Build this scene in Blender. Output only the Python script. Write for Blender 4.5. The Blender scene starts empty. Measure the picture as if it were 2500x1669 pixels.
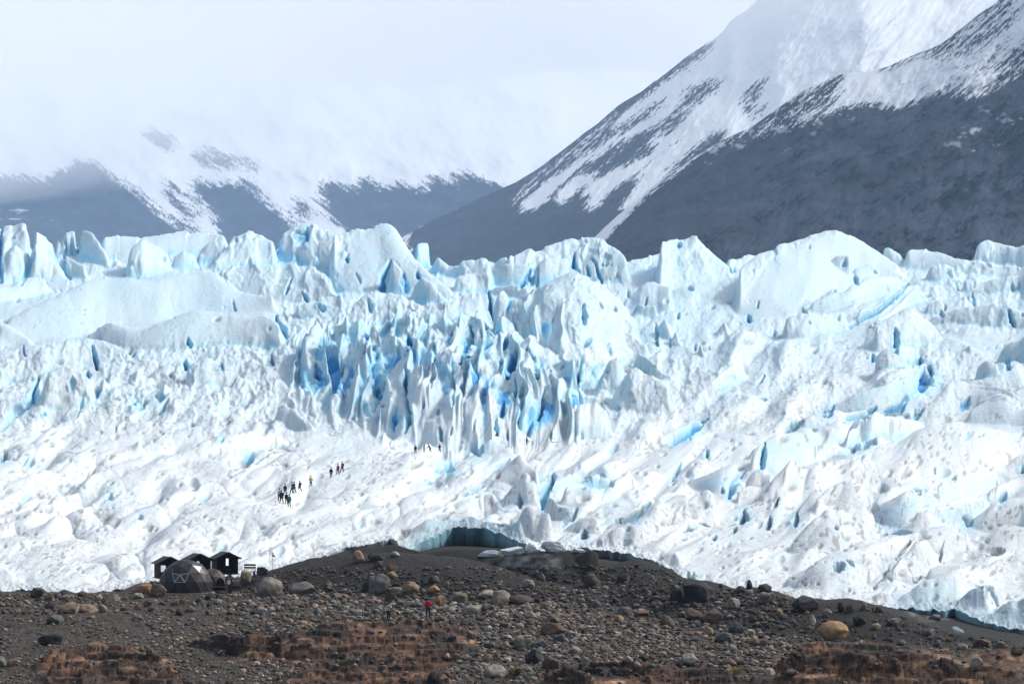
import bpy, bmesh, math, random
import numpy as np
from mathutils import Vector, Matrix, Euler, noise as mnoise
random.seed(7)
RNG = np.random.default_rng(11)
SC = bpy.context.scene
COL = SC.collection
F, UC, VH, ZC = 6944.0, 1250.0, 1100.0, 16.0      # focal length in photo pixels, principal column, horizon row, eye height
f32 = np.float32

# ---------------------------------------------------------------- helpers: objects, tags
def tag(o, label=None, cat=None, group=None, kind=None):
    if label: o['label'] = label
    if cat: o['category'] = cat
    if group: o['group'] = group
    if kind: o['kind'] = kind
    return o
def link(o, parent=None):
    COL.objects.link(o)
    if parent: o.parent = parent
    return o
def empty(name, loc=(0, 0, 0), rz=0.0):
    o = bpy.data.objects.new(name, None); link(o)
    o.location = loc; o.rotation_euler = (0, 0, rz); o.empty_display_size = .3
    return o
def mesh_np(name, co, quads, mat, smooth=True, attrs=None, tris=None, parent=None):
    me = bpy.data.meshes.new(name)
    co = np.ascontiguousarray(co, dtype=f32); n = len(co)
    me.vertices.add(n); me.vertices.foreach_set('co', co.ravel())
    faces = quads if quads is not None else tris
    k = faces.shape[1]; m = len(faces)
    me.loops.add(m * k); me.loops.foreach_set('vertex_index', np.ascontiguousarray(faces, dtype=np.int32).ravel())
    me.polygons.add(m)
    me.polygons.foreach_set('loop_start', np.arange(0, m * k, k, dtype=np.int32))
    me.polygons.foreach_set('loop_total', np.full(m, k, dtype=np.int32))
    me.polygons.foreach_set('use_smooth', np.full(m, smooth, dtype=bool))
    for key, arr in (attrs or {}).items():
        a = np.ascontiguousarray(arr, dtype=f32)
        if a.ndim == 2:
            at = me.attributes.new(key, 'FLOAT_COLOR', 'POINT'); at.data.foreach_set('color', a.ravel())
        else:
            at = me.attributes.new(key, 'FLOAT', 'POINT'); at.data.foreach_set('value', a.ravel())
    me.update(calc_edges=True)
    if mat: me.materials.append(mat)
    o = bpy.data.objects.new(name, me); link(o, parent)
    return o
def grid_faces(nr, nc):
    i = np.arange(nr - 1)[:, None] * nc + np.arange(nc - 1)[None, :]
    return np.stack([i, i + 1, i + 1 + nc, i + nc], -1).reshape(-1, 4)
def obj_bm(name, bm, mat, parent=None, smooth=False):
    me = bpy.data.meshes.new(name); bm.normal_update(); bm.to_mesh(me); bm.free()
    if mat: me.materials.append(mat)
    if smooth: me.polygons.foreach_set('use_smooth', [True] * len(me.polygons))
    o = bpy.data.objects.new(name, me); link(o, parent)
    return o

# ---------------------------------------------------------------- numpy noise
_perm = np.arange(256, dtype=np.int32); np.random.default_rng(3).shuffle(_perm)
_ang = np.random.default_rng(4).uniform(0, 2 * np.pi, 256); _gx = np.cos(_ang).astype(f32); _gy = np.sin(_ang).astype(f32)
def pn(x, y, seed=0):
    x = np.asarray(x, f32) + f32(seed * 17.31 + 300); y = np.asarray(y, f32) + f32(seed * 9.77 + 300)
    xf = np.floor(x); yf = np.floor(y)
    ix = xf.astype(np.int32); iy = yf.astype(np.int32)
    dx = x - xf; dy = y - yf
    ux = dx * dx * dx * (dx * (dx * 6 - 15) + 10); uy = dy * dy * dy * (dy * (dy * 6 - 15) + 10)
    p0 = _perm[ix & 255]; p1 = _perm[(ix + 1) & 255]
    def g(p, jy, ddx, ddy):
        h = _perm[(p + jy) & 255]
        return _gx[h] * ddx + _gy[h] * ddy
    a = g(p0, iy, dx, dy); b = g(p1, iy, dx - 1, dy)
    c = g(p0, iy + 1, dx, dy - 1); d = g(p1, iy + 1, dx - 1, dy - 1)
    ab = a + ux * (b - a); cd = c + ux * (d - c)
    return (ab + uy * (cd - ab)) * f32(1.5)
def fbm(x, y, o=3, seed=0, gain=.5):
    s = 0; a = 1.0; f = 1.0; t = 0
    for i in range(o):
        s = s + a * pn(x * f, y * f, seed + i * 7); t += a; a *= gain; f *= 2.03
    return s / t
def ridged(x, y, o=3, seed=0, gain=.5):
    s = 0; a = 1.0; f = 1.0; t = 0
    for i in range(o):
        s = s + a * (1 - np.abs(pn(x * f, y * f, seed + i * 7))) ** 2; t += a; a *= gain; f *= 2.03
    return s / t
def billow(x, y, o=3, seed=0, gain=.5):
    s = 0; a = 1.0; f = 1.0; t = 0
    for i in range(o):
        s = s + a * np.sqrt(np.abs(pn(x * f, y * f, seed + i * 7)) + .004); t += a; a *= gain; f *= 2.03
    return s / t
def worley(x, y, seed=0, jit=.9):
    x = np.asarray(x, f32) + f32(500 + seed * 3.3); y = np.asarray(y, f32) + f32(500 + seed * 5.1)
    ix = np.floor(x).astype(np.int32); iy = np.floor(y).astype(np.int32)
    f1 = np.full(x.shape, 9, f32); f2 = np.full(x.shape, 9, f32); idv = np.zeros(x.shape, f32)
    for ox in (-1, 0, 1):
        for oy in (-1, 0, 1):
            cx = ix + ox; cy = iy + oy
            h = _perm[(_perm[(cx + seed) & 255] + cy) & 255]; h2 = _perm[(h + 57) & 255]
            px = cx + .5 + jit * (h / 255. - .5); py = cy + .5 + jit * (h2 / 255. - .5)
            d = np.sqrt((px - x) ** 2 + (py - y) ** 2).astype(f32)
            near = d < f1
            f2 = np.where(near, f1, np.minimum(f2, d)); idv = np.where(near, h / 255., idv); f1 = np.where(near, d, f1)
    return f1, f2, idv
def sstep(a, b, x):
    t = np.clip((x - a) / (b - a), 0, 1); return t * t * (3 - 2 * t)
def lerp(a, b, t): return a + (b - a) * t
def blur(a, r, axis):
    if r < 1: return a
    p = [(0, 0)] * a.ndim; p[axis] = (r + 1, r)
    c = np.cumsum(np.pad(a.astype(np.float64), p, mode='edge'), axis=axis)
    n = a.shape[axis]
    hi = np.take(c, np.arange(2 * r + 1, 2 * r + 1 + n), axis=axis); lo = np.take(c, np.arange(0, n), axis=axis)
    return ((hi - lo) / (2 * r + 1)).astype(f32)
def in_poly(x, y, poly):
    inside = np.zeros(np.broadcast(x, y).shape, bool)
    n = len(poly)
    for i in range(n):
        x0, y0 = poly[i]; x1, y1 = poly[(i + 1) % n]
        if y0 == y1: continue
        c = ((y0 > y) != (y1 > y)) & (x < (x1 - x0) * (y - y0) / (y1 - y0) + x0)
        inside ^= c
    return inside
def I(u, pts):
    pts = sorted(pts); return np.interp(u, [p[0] for p in pts], [p[1] for p in pts])
# transcription windows of the photograph: (scale, x offset, y offset)
WIN = dict(R3=(2.763, 0, 500), R4=(2.613, 800, 500), R5=(2.61, 1600, 500), B1=(2.763, 0, 950), B2=(2.61, 800, 1000),
           B3=(2.61, 1600, 1000), M1=(1.879, 0, 0), M2=(1.879, 1250, 0), P=(1, 0, 0))
def W(k, pts):
    s, ox, oy = WIN[k]; return [(p[0] / s + ox, p[1] / s + oy) + tuple(p[2:]) for p in pts]

# ---------------------------------------------------------------- materials
class NT:
    def __init__(self, name, rough=.7, spec=.3):
        self.m = bpy.data.materials.new(name); self.m.use_nodes = True
        self.t = self.m.node_tree; self.b = self.t.nodes['Principled BSDF']
        self.b.inputs['Roughness'].default_value = rough; self.b.inputs['Specular IOR Level'].default_value = spec
    def n(self, typ, **kw):
        nd = self.t.nodes.new(typ)
        for k, v in kw.items():
            if k.startswith('i_'):
                nm = k[2:].replace('_', ' ')
                nd.inputs[int(nm) if nm.isdigit() else nm].default_value = v
            else: setattr(nd, k, v)
        return nd
    def l(self, a, b): self.t.links.new(a, b)
    def noise(self, scale, detail=4, rough=.6, coord=None, scl=None):
        tc = self.n('ShaderNodeTexCoord'); src = tc.outputs['Object'] if coord is None else coord
        if scl:
            mp = self.n('ShaderNodeMapping'); mp.inputs['Scale'].default_value = scl; self.l(src, mp.inputs['Vector']); src = mp.outputs[0]
        nz = self.n('ShaderNodeTexNoise'); nz.inputs['Scale'].default_value = scale; nz.inputs['Detail'].default_value = detail
        nz.inputs['Roughness'].default_value = rough; self.l(src, nz.inputs['Vector'])
        return nz.outputs['Fac']
    def attr(self, name, col=False):
        a = self.n('ShaderNodeAttribute', attribute_name=name); return a.outputs['Color' if col else 'Fac']
    def ramp(self, fac, stops, interp='LINEAR'):
        r = self.n('ShaderNodeValToRGB'); r.color_ramp.interpolation = interp
        e = r.color_ramp.elements
        while len(e) < len(stops): e.new(.5)
        for el, (p, c) in zip(e, stops):
            el.position = p; el.color = (c if len(c) == 4 else (*c, 1)) if hasattr(c, '__len__') else (c, c, c, 1)
        self.l(fac, r.inputs['Fac']); return r.outputs['Color']
    def mix(self, fac, a, b, blend='MIX'):
        m = self.n('ShaderNodeMix', data_type='RGBA', blend_type=blend)
        for s, v in ((0, fac), (6, a), (7, b)):
            if hasattr(v, 'is_linked') or isinstance(v, bpy.types.NodeSocket): self.l(v, m.inputs[s])
            elif s == 0: m.inputs[0].default_value = v
            else: m.inputs[s].default_value = (*v, 1)
        return m.outputs[2]
    def math(self, op, a, b=0.0, clamp=False):
        m = self.n('ShaderNodeMath', operation=op, use_clamp=clamp)
        for s, v in ((0, a), (1, b)):
            if isinstance(v, bpy.types.NodeSocket): self.l(v, m.inputs[s])
            else: m.inputs[s].default_value = v
        return m.outputs[0]
    def color(self, v):
        if isinstance(v, bpy.types.NodeSocket): self.l(v, self.b.inputs['Base Color'])
        else: self.b.inputs['Base Color'].default_value = (*v, 1)
        return self
    def bump(self, h, strength=.4, dist=.1):
        bp = self.n('ShaderNodeBump'); bp.inputs['Strength'].default_value = strength; bp.inputs['Distance'].default_value = dist
        self.l(h, bp.inputs['Height']); self.l(bp.outputs[0], self.b.inputs['Normal']); return self
def simple(name, rgb, rough=.7, spec=.3, var=.25, scale=6, bump=0):
    t = NT(name, rough, spec)
    nz = t.noise(scale, 4)
    lo = tuple(c * (1 - var) for c in rgb); hi = tuple(min(1, c * (1 + var)) for c in rgb)
    t.color(t.ramp(nz, [(.3, lo), (.7, hi)]))
    if bump: t.bump(nz, bump, .02)
    return t.m
# ---------------------------------------------------------------- depth of the ice surface: nominal row -> distance
_D = [(1580, 255), (1540, 267), (1500, 282), (1440, 308), (1400, 320), (1340, 340), (1290, 356), (1237, 376), (1205, 412), (1154, 450), (1105, 520),
      (1085, 580), (1060, 625), (950, 690), (850, 755), (750, 835), (680, 925), (620, 1050), (560, 1250), (520, 1400), (470, 1600)]
_Dv = np.array([d[0] for d in _D][::-1], float); _Dd = np.array([d[1] for d in _D][::-1], float)
def D0(v): return np.interp(v, _Dv, _Dd)
_dd = np.array([d[1] for d in _D], float); _vv = np.array([d[0] for d in _D], float)
def V0(d): return np.interp(d, _dd, _vv)
ICE_EDGE = [(-900, 1445), (0, 1442), (110, 1440), (188, 1448), (304, 1437), (344, 1424), (450, 1412), (586, 1408), (630, 1402), (666, 1393), (724, 1378), (796, 1356), (850, 1334),
            (934, 1322), (952, 1316), (966, 1322), (990, 1342), (1004, 1338), (1030, 1322), (1060, 1306), (1107, 1286), (1150, 1285), (1183, 1289), (1240, 1310),
            (1290, 1330), (1300, 1338), (1336, 1345), (1380, 1343), (1421, 1337), (1451, 1341), (1509, 1345), (1566, 1360), (1643, 1387), (1666, 1411),
            (1784, 1440), (1899, 1452), (1937, 1462), (2071, 1474), (2144, 1478), (2200, 1484), (2251, 1489), (2328, 1486), (2376, 1504), (2384, 1510),
            (2440, 1528), (2500, 1540), (3500, 1600)]
CAVE = [(-900, 0), (970, 0), (990, 12), (1030, 25), (1107, 50), (1183, 48), (1240, 32), (1290, 10), (1300, 0), (1900, 0), (2140, 2), (2200, 18), (2330, 40), (2376, 30), (2440, 26), (2500, 20), (2600, 5), (3500, 0)]
def ice_edge(u): return I(u, ICE_EDGE)
LOW = False
du = 1.7 if not LOW else 4
GU = np.concatenate([np.arange(-900, -40, 12.), np.arange(-40, 2540, du), np.arange(2540, 3400, 12.)])
NR = 1250 if not LOW else 520
nc = len(GU)
jit = fbm(GU / 45., GU * 0, 2, 91) * 7
ve = (ice_edge(GU) + jit).astype(f32)
tt = np.linspace(0, 1, NR)
vfix = 1560 - (1560 - 500) * tt[:, None]; top = ve[None, :] - 90
vb = np.where(vfix < top, vfix, ve[None, :] - 90 * (1560 - vfix) / (1560 - top))
Yg = D0(vb).astype(f32)
Ug = np.broadcast_to(GU[None, :], Yg.shape).astype(f32)
vb = vb.astype(f32)
Xg = (Ug - UC) / F * Yg
SKYLINE = [(-900,600),(-20,556),(34,554),(60,545),(80,585),(110,575),(132,598),(160,580),(200,565),(245,580),(330,580),(430,570),(530,572),(568,584),(600,568),(640,572),(670,588),(710,560),(755,542),(800,565),
 (835,580),(950,550),(985,590),(1012,605),(1040,585),(1052,620),(1080,640),(1130,640),(1170,640),(1240,630),(1310,606),(1400,588),(1445,580),(1480,590),(1520,615),(1570,605),(1610,588),(1650,585),(1700,575),(1720,610),(1760,630),
 (1830,622),(1890,612),(1960,592),(2015,564),(2050,565),(2110,590),(2160,615),(2230,608),(2290,615),(2340,635),(2380,612),(2405,580),(2440,598),(2500,600),(3400,600)]
vsk = np.maximum(vb, (I(GU, SKYLINE) + 26)[None, :])
Zg = (ZC + (VH - vsk) / F * np.minimum(Yg, D0(I(GU, SKYLINE) + 26)[None, :])).astype(f32)
Zg -= np.maximum(0, Yg - D0(I(GU, SKYLINE) + 26)[None, :]) * .02

def smax(a, b, k):
    h = np.clip(.5 + .5 * (a - b) / k, 0, 1); return b + (a - b) * h + k * h * (1 - h)
def gsm(a, r):
    for _ in range(3): a = blur(np.asarray(a, f32), max(1, int(r)), 0)
    return a
def panel(Z, Y, U, D, crest, foot, k=.45, p=1.5, back=.9, sm=.8, jit=3.0, seed=0, hard=False, bulge=.4, sr=14):
    """a ridge: its front rises from the foot line to the crest line, its back drops away behind; its ends run out into the slope"""
    u0, u1 = min(c[0] for c in crest), max(c[0] for c in crest)
    j0, j1 = np.searchsorted(U, u0), np.searchsorted(U, u1)
    if j1 - j0 < 3: return
    u = U[j0:j1]
    y = Y[:, j0:j1]
    vcr = I(u, crest)
    vf = I(u, foot) if not np.isscalar(foot) else np.full(len(u), float(foot))
    if not hard:
        r_ = min(9, (j1 - j0) / 24.)
        if r_ >= 1: vcr = gsm(vcr, r_); vf = gsm(vf, r_ * 2)
    e = np.minimum(u - u0, u1 - u)
    tp = np.ones(len(u)) if hard else sstep(0, min(26, .13 * (u1 - u0)), e + .5)
    vc = vf + (vcr - vf) * tp
    jt = jit * fbm(u / 40., u * 0, 2, seed + 5) * np.minimum(1, e / 12.)
    ok = (vf - vc) > 1.
    vfs = np.where(ok, vf, vc + 1)
    Yf = gsm(D(vfs), sr); k = k * .72
    run = np.maximum(.3, gsm(k * (D(vc) - D(vfs)), sr))
    hw = (u1 - u0) / 2 / F * Yf
    q = (u - (u0 + u1) / 2) / ((u1 - u0) / 2)
    Yf = Yf + np.minimum(hw, 9) * bulge * (q * q - .3) + .5 * gsm(fbm(u / 70., u * 0 + seed, 2, seed + 9), 6)
    zf = ZC + (VH - vfs) / F * Yf; zc = ZC + (VH - vc) / F * (Yf + run)
    s = (y - Yf) / run
    sc = np.clip(s, 0, 1)
    z = np.where(s < 1, zf + (zc - zf) * (1 - (1 - sc) ** p), zc - back * (y - Yf - run)) - jt / F * y * sc ** 7
    z = np.where(s < 0, zf + (s * run) * 1.2, z)
    z = np.where(~ok[None, :], -1e6, z)
    Z[:, j0:j1] = np.maximum(smax(Z[:, j0:j1], z, sm * 5. / F * y), Z[:, j0:j1])
def spire(Z, X, Y, U, D, u, vt, vf, w, k=.3, depth=1.2, rot=0., l1=.75, p=1.0, sm=.9, wob=.35, seed=0):
    """a pinnacle: top pixel (u,vt), foot row vf, half width w pixels"""
    yf = float(D(vf)); y = yf + k * (float(D(vt)) - yf) + .2
    x = (u - UC) / F * y; zt = ZC + (VH - vt) / F * y; zf = ZC + (VH - vf) / F * yf
    wx = w / F * y; wy = max(wx * depth, .3)
    j0, j1 = np.searchsorted(U, u - 2.2 * w), np.searchsorted(U, u + 2.2 * w)
    if j1 - j0 < 3: return
    yy = Y[:, j0:j1]
    ra = np.nonzero((yy.max(1) > y - 3 * wy) & (yy.min(1) < y + 3 * wy))[0]
    if len(ra) == 0: return
    sl = (slice(ra[0], ra[-1] + 1), slice(j0, j1))
    dx = (X[sl] - x) / wx; dy = (Y[sl] - y) / wy
    c, s_ = math.cos(rot), math.sin(rot); dx, dy = dx * c + dy * s_, -dx * s_ + dy * c
    n = fbm(X[sl] / wx * .8, Y[sl] / wy * .8, 2, seed) * wob
    r = l1 * (np.abs(dx) + np.abs(dy)) + (1 - l1) * np.sqrt(dx * dx + dy * dy) + n * np.minimum(1, np.abs(dx) + np.abs(dy))
    z = zf - 1 + (zt - zf + 1) * (1 - np.power(np.maximum(r, 0), p))
    Z[sl] = np.maximum(smax(Z[sl], z, sm), Z[sl])

# ---- broad ridges and hills, transcribed from the photograph: (window, crest, foot, options)
PANELS = [
 ('R4', [(-200,900),(-100,850),(0,800),(150,800),(400,780),(600,760),(800,770),(900,760),(1000,780),(1200,820),(1400,900),(1560,1020),(1640,1150)], [(-200,1150),(0,1260),(200,1350),(400,1470),(600,1510),(900,1530),(1200,1520),(1400,1510),(1640,1480)], dict(k=1.0, p=1.2, bulge=0)),
 ('R3', [(-60,180),(0,155),(95,150),(160,118),(190,165),(222,222),(250,330)], [(-60,560),(0,550),(100,555),(250,480)], dict(k=.35)),
 ('R3', [(222,240),(225,172),(300,205),(365,270),(380,330)], [(222,430),(380,400)], dict(k=.4)),
 ('R3', [(365,290),(370,240),(415,250),(440,175),(510,160),(523,200)], [(365,340),(440,335),(523,330)], dict(k=.25)),
 ('R3', [(523,230),(530,170),(560,163),(620,185),(660,225),(720,330),(760,390)], [(523,330),(620,400),(760,440)], dict(k=.35)),
 ('R3', [(640,240),(660,210),(760,210),(900,222),(1000,222),(1100,198),(1190,190),(1400,192),(1420,205),(1480,192),(1540,210),(1572,240)], [(640,330),(760,380),(900,360),(1300,330),(1572,330)], dict(k=.6)),
 ('R3', [(840,380),(880,300),(960,236),(1020,270),(1080,290),(1160,356)], [(840,490),(1000,500),(1160,440)], dict(k=.35)),
 ('R3', [(1160,360),(1230,306),(1290,330),(1340,350)], [(1160,440),(1340,430)], dict(k=.35)),
 ('R3', [(1330,330),(1400,250),(1450,235),(1500,250),(1540,290)], [(1330,400),(1540,400)], dict(k=.3)),
 ('R3', [(1380,420),(1500,330),(1570,235),(1640,177),(1700,180),(1760,200),(1850,250),(1900,340)], [(1380,450),(1600,430),(1900,410)], dict(k=.4)),
 ('R3', [(1850,250),(1900,205),(1990,150),(2080,112),(2150,155),(2170,150),(2230,180),(2300,225),(2420,330)], [(1850,360),(2000,400),(2200,420),(2420,480)], dict(k=.4)),
 ('R3', [(20,420),(60,280),(90,257),(150,300),(225,350),(200,430)], [(20,545),(220,520)], dict(k=.3)),
 ('R3', [(170,470),(235,240),(300,300),(400,410),(460,480)], [(170,530),(460,510)], dict(k=.3)),
 ('R3', [(380,400),(450,335),(520,370),(570,400),(600,440)], [(380,470),(600,520)], dict(k=.3)),
 ('R3', [(-60,570),(0,545),(60,555),(160,500),(240,470),(310,490),(360,520)], [(-60,680),(360,590)], dict(k=.5)),
 ('R3', [(-60,820),(0,800),(200,690),(420,590),(600,500),(700,500),(760,512),(880,488),(970,520),(1100,490),(1300,450),(1440,440),(1500,470),(1560,540),(1650,600),(1900,620)], [(-60,1000),(200,930),(540,900),(700,800),(950,820),(1300,720),(1500,730),(1900,740)], dict(k=.62, p=1.4, back=.5)),
 ('R3', [(1430,445),(1500,425),(1640,400),(1760,393),(1850,420),(2000,388),(2100,420),(2200,470),(2300,560)], [(1430,600),(1650,620),(1900,640),(2300,690)], dict(k=.6)),
 ('R3', [(540,905),(700,800),(800,800),(900,835),(1000,830),(1120,780),(1300,705),(1440,725),(1600,730),(1700,765),(1850,735),(1920,830),(1950,890)], [(540,915),(900,980),(1200,965),(1500,930),(1950,965)], dict(k=.5)),
 ('R3', [(-60,850),(40,800),(90,830),(180,890),(260,950)], [(-60,960),(260,965)], dict(k=.5)),
 ('R3', [(-60,1100),(0,1080),(150,1000),(330,940),(530,895),(700,910),(820,955),(920,985)], [(-60,1150),(200,1160),(500,1060),(920,1060)], dict(k=.5)),
 ('R3', [(2050,560),(2100,520),(2200,560),(2349,640)], [(2050,600),(2349,720)], dict(k=.4)),
 ('R3', [(1960,700),(2100,640),(2250,600),(2349,590)], [(1960,760),(2349,760)], dict(k=.5)),
 ('R3', [(1230,1180),(1260,1090),(1330,1040),(1420,1020),(1500,1040),(1560,1100)], [(1230,1220),(1560,1180)], dict(k=.4)),
 ('R3', [(250,1290),(330,1120),(420,1080),(560,1090),(640,1150),(680,1250)], [(250,1380),(680,1330)], dict(k=.4)),
 ('R4', [(-20,200),(0,165),(90,215),(140,180),(390,117),(440,150),(480,225),(520,300),(620,400),(720,500),(850,585)], [(-20,520),(200,590),(400,540),(560,600),(850,600)], dict(k=.5, p=1.6)),
 ('R4', [(553,330),(556,275),(572,228),(600,217),(640,220),(650,290),(652,330)], [(553,400),(600,415),(652,360)], dict(k=.12, p=1.1, back=2, hard=True)),
 ('R4', [(640,300),(660,295),(710,320),(745,370),(800,382),(860,374),(880,320),(905,345),(920,335),(950,370),(960,335),(1040,372),(1100,345),(1200,310)], [(640,420),(800,460),(1000,470),(1200,480)], dict(k=.35)),
 ('R4', [(1050,400),(1080,385),(1140,360),(1280,370),(1292,400)], [(1050,520),(1292,520)], dict(k=.12, p=1.1, hard=True)),
 ('R4', [(1310,420),(1345,360),(1390,330),(1530,325),(1545,360)], [(1310,520),(1545,500)], dict(k=.15, p=1.1, hard=True)),
 ('R4', [(1100,345),(1200,310),(1330,280),(1370,285),(1400,265),(1560,225),(1680,205),(1760,225),(1830,275),(1880,307),(1960,400)], [(1100,500),(1300,520),(1500,450),(1700,480),(1960,520)], dict(k=.4)),
 ('R4', [(790,470),(880,440),(960,420),(1040,390),(1070,460),(1080,500)], [(790,560),(1080,540)], dict(k=.4)),
 ('R4', [(330,540),(370,430),(410,325),(470,400),(540,450),(530,560)], [(330,560),(450,580),(540,575)], dict(k=.18, p=1.1)),
 ('R4', [(520,590),(560,500),(600,440),(640,470),(720,560),(780,620)], [(520,610),(780,640)], dict(k=.25)),
 ('R4', [(-20,730),(0,720),(150,640),(280,545),(400,560),(520,600),(600,650),(720,600),(800,625)], [(-20,780),(300,730),(800,740)], dict(k=.5)),
 ('R4', [(620,700),(700,640),(800,600),(920,565),(1010,552),(1020,575)], [(620,780),(800,800),(1020,730)], dict(k=.55)),
 ('R4', [(1030,590),(1060,575),(1170,620),(1300,560),(1400,500),(1500,440),(1570,423),(1660,450),(1750,520),(1850,600),(1950,700),(2000,790),(2030,860)], [(1030,720),(1060,900),(1200,1080),(1400,1180),(1550,1230),(1700,1180),(1800,1060),(2030,960)], dict(k=.62, p=1.7)),
 ('R4', [(1560,640),(1590,520),(1650,488),(1750,520),(1860,600),(1930,690)], [(1560,680),(1930,740)], dict(k=.3)),
 ('R4', [(1010,545),(1080,515),(1200,512),(1310,540)], [(1010,560),(1310,620)], dict(k=.4)),
 ('R4', [(1860,640),(1950,560),(2060,500),(2150,520),(2221,540)], [(1860,660),(2221,700)], dict(k=.5)),
 ('R4', [(1930,700),(1980,640),(2100,640),(2110,700)], [(1930,720),(2110,730)], dict(k=.2)),
 ('R4', [(1690,880),(1750,790),(1800,830),(1900,800),(2000,880),(2080,960)], [(1690,980),(2080,1000)], dict(k=.35)),
 ('R4', [(1700,1140),(1780,1010),(1850,965),(1930,985),(1900,1080)], [(1700,1200),(1930,1200)], dict(k=.35)),
 ('R4', [(1940,1030),(1980,945),(2060,980),(2150,1080),(2221,1120)], [(1940,1060),(2221,1160)], dict(k=.4)),
 ('R4', [(1780,1290),(1850,1150),(1930,1050),(2040,1070),(2150,1150),(2221,1200)], [(1780,1310),(2000,1330),(2221,1350)], dict(k=.5)),
 ('R4', [(1480,1480),(1560,1330),(1650,1260),(1710,1260),(1780,1320),(1830,1420)], [(1480,1500),(1830,1480)], dict(k=.4)),
 ('R5', [(-20,240),(0,222),(100,235),(150,225),(250,195),(290,230),(325,300),(400,340),(470,390),(520,430)], [(-20,600),(200,520),(400,490),(520,470)], dict(k=.5)),
 ('R5', [(60,330),(90,290),(170,280),(290,310),(350,390),(400,470)], [(60,520),(400,500)], dict(k=.4)),
 ('R5', [(440,345),(520,345),(590,310),(630,312),(680,345)], [(440,420),(680,380)], dict(k=.4)),
 ('R5', [(480,470),(560,400),(670,335),(760,290),(840,245),(920,237),(1000,190),(1080,166),(1160,164),(1250,205),(1350,250),(1440,300),(1500,370),(1600,400)], [(480,690),(700,740),(900,690),(1150,560),(1300,520),(1600,450)], dict(k=.68, p=1.5)),
 ('R5', [(1440,320),(1450,268),(1500,275),(1560,308),(1600,375)], [(1440,380),(1600,390)], dict(k=.3)),
 ('R5', [(1555,310),(1640,280),(1700,275),(1800,300),(1900,335),(1960,354),(2005,345),(2100,350),(2349,400)], [(1555,400),(1900,430),(2349,470)], dict(k=.5)),
 ('R5', [(2000,345),(2030,285),(2100,205),(2160,240),(2250,255),(2310,290),(2330,265),(2349,258),(2450,250)], [(2000,360),(2200,360),(2450,420)], dict(k=.35)),
 ('R5', [(1095,470),(1110,360),(1160,330),(1250,330),(1260,430)], [(1095,500),(1260,510)], dict(k=.25)),
 ('R5', [(1250,440),(1270,400),(1380,370),(1410,440)], [(1250,510),(1410,470)], dict(k=.2)),
 ('R5', [(940,660),(1100,590),(1200,550),(1300,490),(1420,455),(1600,448)], [(940,700),(1250,660),(1450,590),(1600,510)], dict(k=.4)),
 ('R5', [(1250,690),(1400,660),(1500,580),(1580,510),(1720,515)], [(1250,780),(1350,730),(1550,640),(1720,580)], dict(k=.35)),
 ('R5', [(1330,770),(1430,720),(1560,620),(1640,520),(1700,500)], [(1330,790),(1700,600)], dict(k=.4)),
 ('R5', [(780,830),(830,720),(940,690),(1100,690),(1250,680)], [(780,880),(1050,850),(1250,780)], dict(k=.4)),
 ('R5', [(1710,470),(1760,400),(1850,380),(1920,420)], [(1710,480),(1800,520),(1920,480)], dict(k=.3)),
 ('R5', [(1700,650),(1800,600),(1950,590),(2010,560)], [(1700,700),(2010,680)], dict(k=.4)),
 ('R5', [(1920,520),(2000,470),(2080,500),(2200,450),(2349,470)], [(1920,560),(2349,560)], dict(k=.4)),
 ('R5', [(1700,740),(1830,690),(1960,660),(2100,650),(2260,650),(2349,690)], [(1700,760),(2000,780),(2349,790)], dict(k=.4)),
 ('R5', [(1355,860),(1370,810),(1420,780),(1540,690),(1620,662),(1690,700),(1760,770),(1850,840)], [(1355,970),(1540,950),(1700,890),(1850,870)], dict(k=.45)),
 ('R5', [(1380,1010),(1470,970),(1560,930),(1640,920),(1690,960)], [(1380,1120),(1560,1120),(1690,1040)], dict(k=.4)),
 ('R5', [(1000,1345),(1110,1290),(1280,1200),(1450,1160),(1600,1100),(1680,1040),(1740,1020),(1785,1080)], [(1000,1350),(1200,1340),(1400,1330),(1560,1310),(1700,1200),(1785,1110)], dict(k=.35)),
 ('R5', [(0,1480),(100,1440),(230,1380),(315,1370)], [(0,1540),(150,1500),(315,1390)], dict(k=.3)),
 ('R5', [(200,1290),(300,1210),(400,1100),(500,1030),(600,1040)], [(200,1300),(600,1100)], dict(k=.5)),
 ('R5', [(2140,1000),(2220,930),(2300,880),(2349,870)], [(2140,1010),(2230,1050),(2349,1040)], dict(k=.3)),
 ('R5', [(2030,1100),(2050,1040),(2110,1020),(2180,1060),(2200,1110)], [(2030,1130),(2200,1150)], dict(k=.3)),
 ('R5', [(1400,1320),(1500,1310),(1650,1330),(1780,1250),(1830,1180),(1880,1110),(1960,1130),(2100,1190),(2349,1250)], [(1400,1340),(1700,1400),(1900,1300),(2349,1340)], dict(k=.5)),
 ('R5', [(780,1450),(900,1390),(1030,1350),(1200,1330),(1400,1300)], [(780,1460),(1000,1450),(1400,1350)], dict(k=.35)),
 ('R5', [(1180,1480),(1250,1400),(1400,1330),(1600,1360),(1750,1400)], [(1180,1530),(1400,1560),(1600,1500),(1750,1450)], dict(k=.4)),
 ('R5', [(560,1600),(680,1520),(850,1460),(1000,1450),(1080,1520)], [(560,1640),(900,1640),(1080,1600)], dict(k=.4)),
 ('R5', [(1950,1330),(2080,1280),(2200,1250),(2349,1290)], [(1950,1400),(2349,1400)], dict(k=.5)),
 # lower right
 ('B3', [(560,420),(640,260),(710,190),(850,150),(1000,140),(1050,180),(1120,120),(1190,200),(1200,280)], [(560,450),(700,400),(880,400),(1080,330),(1200,300)], dict(k=.3)),
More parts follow.
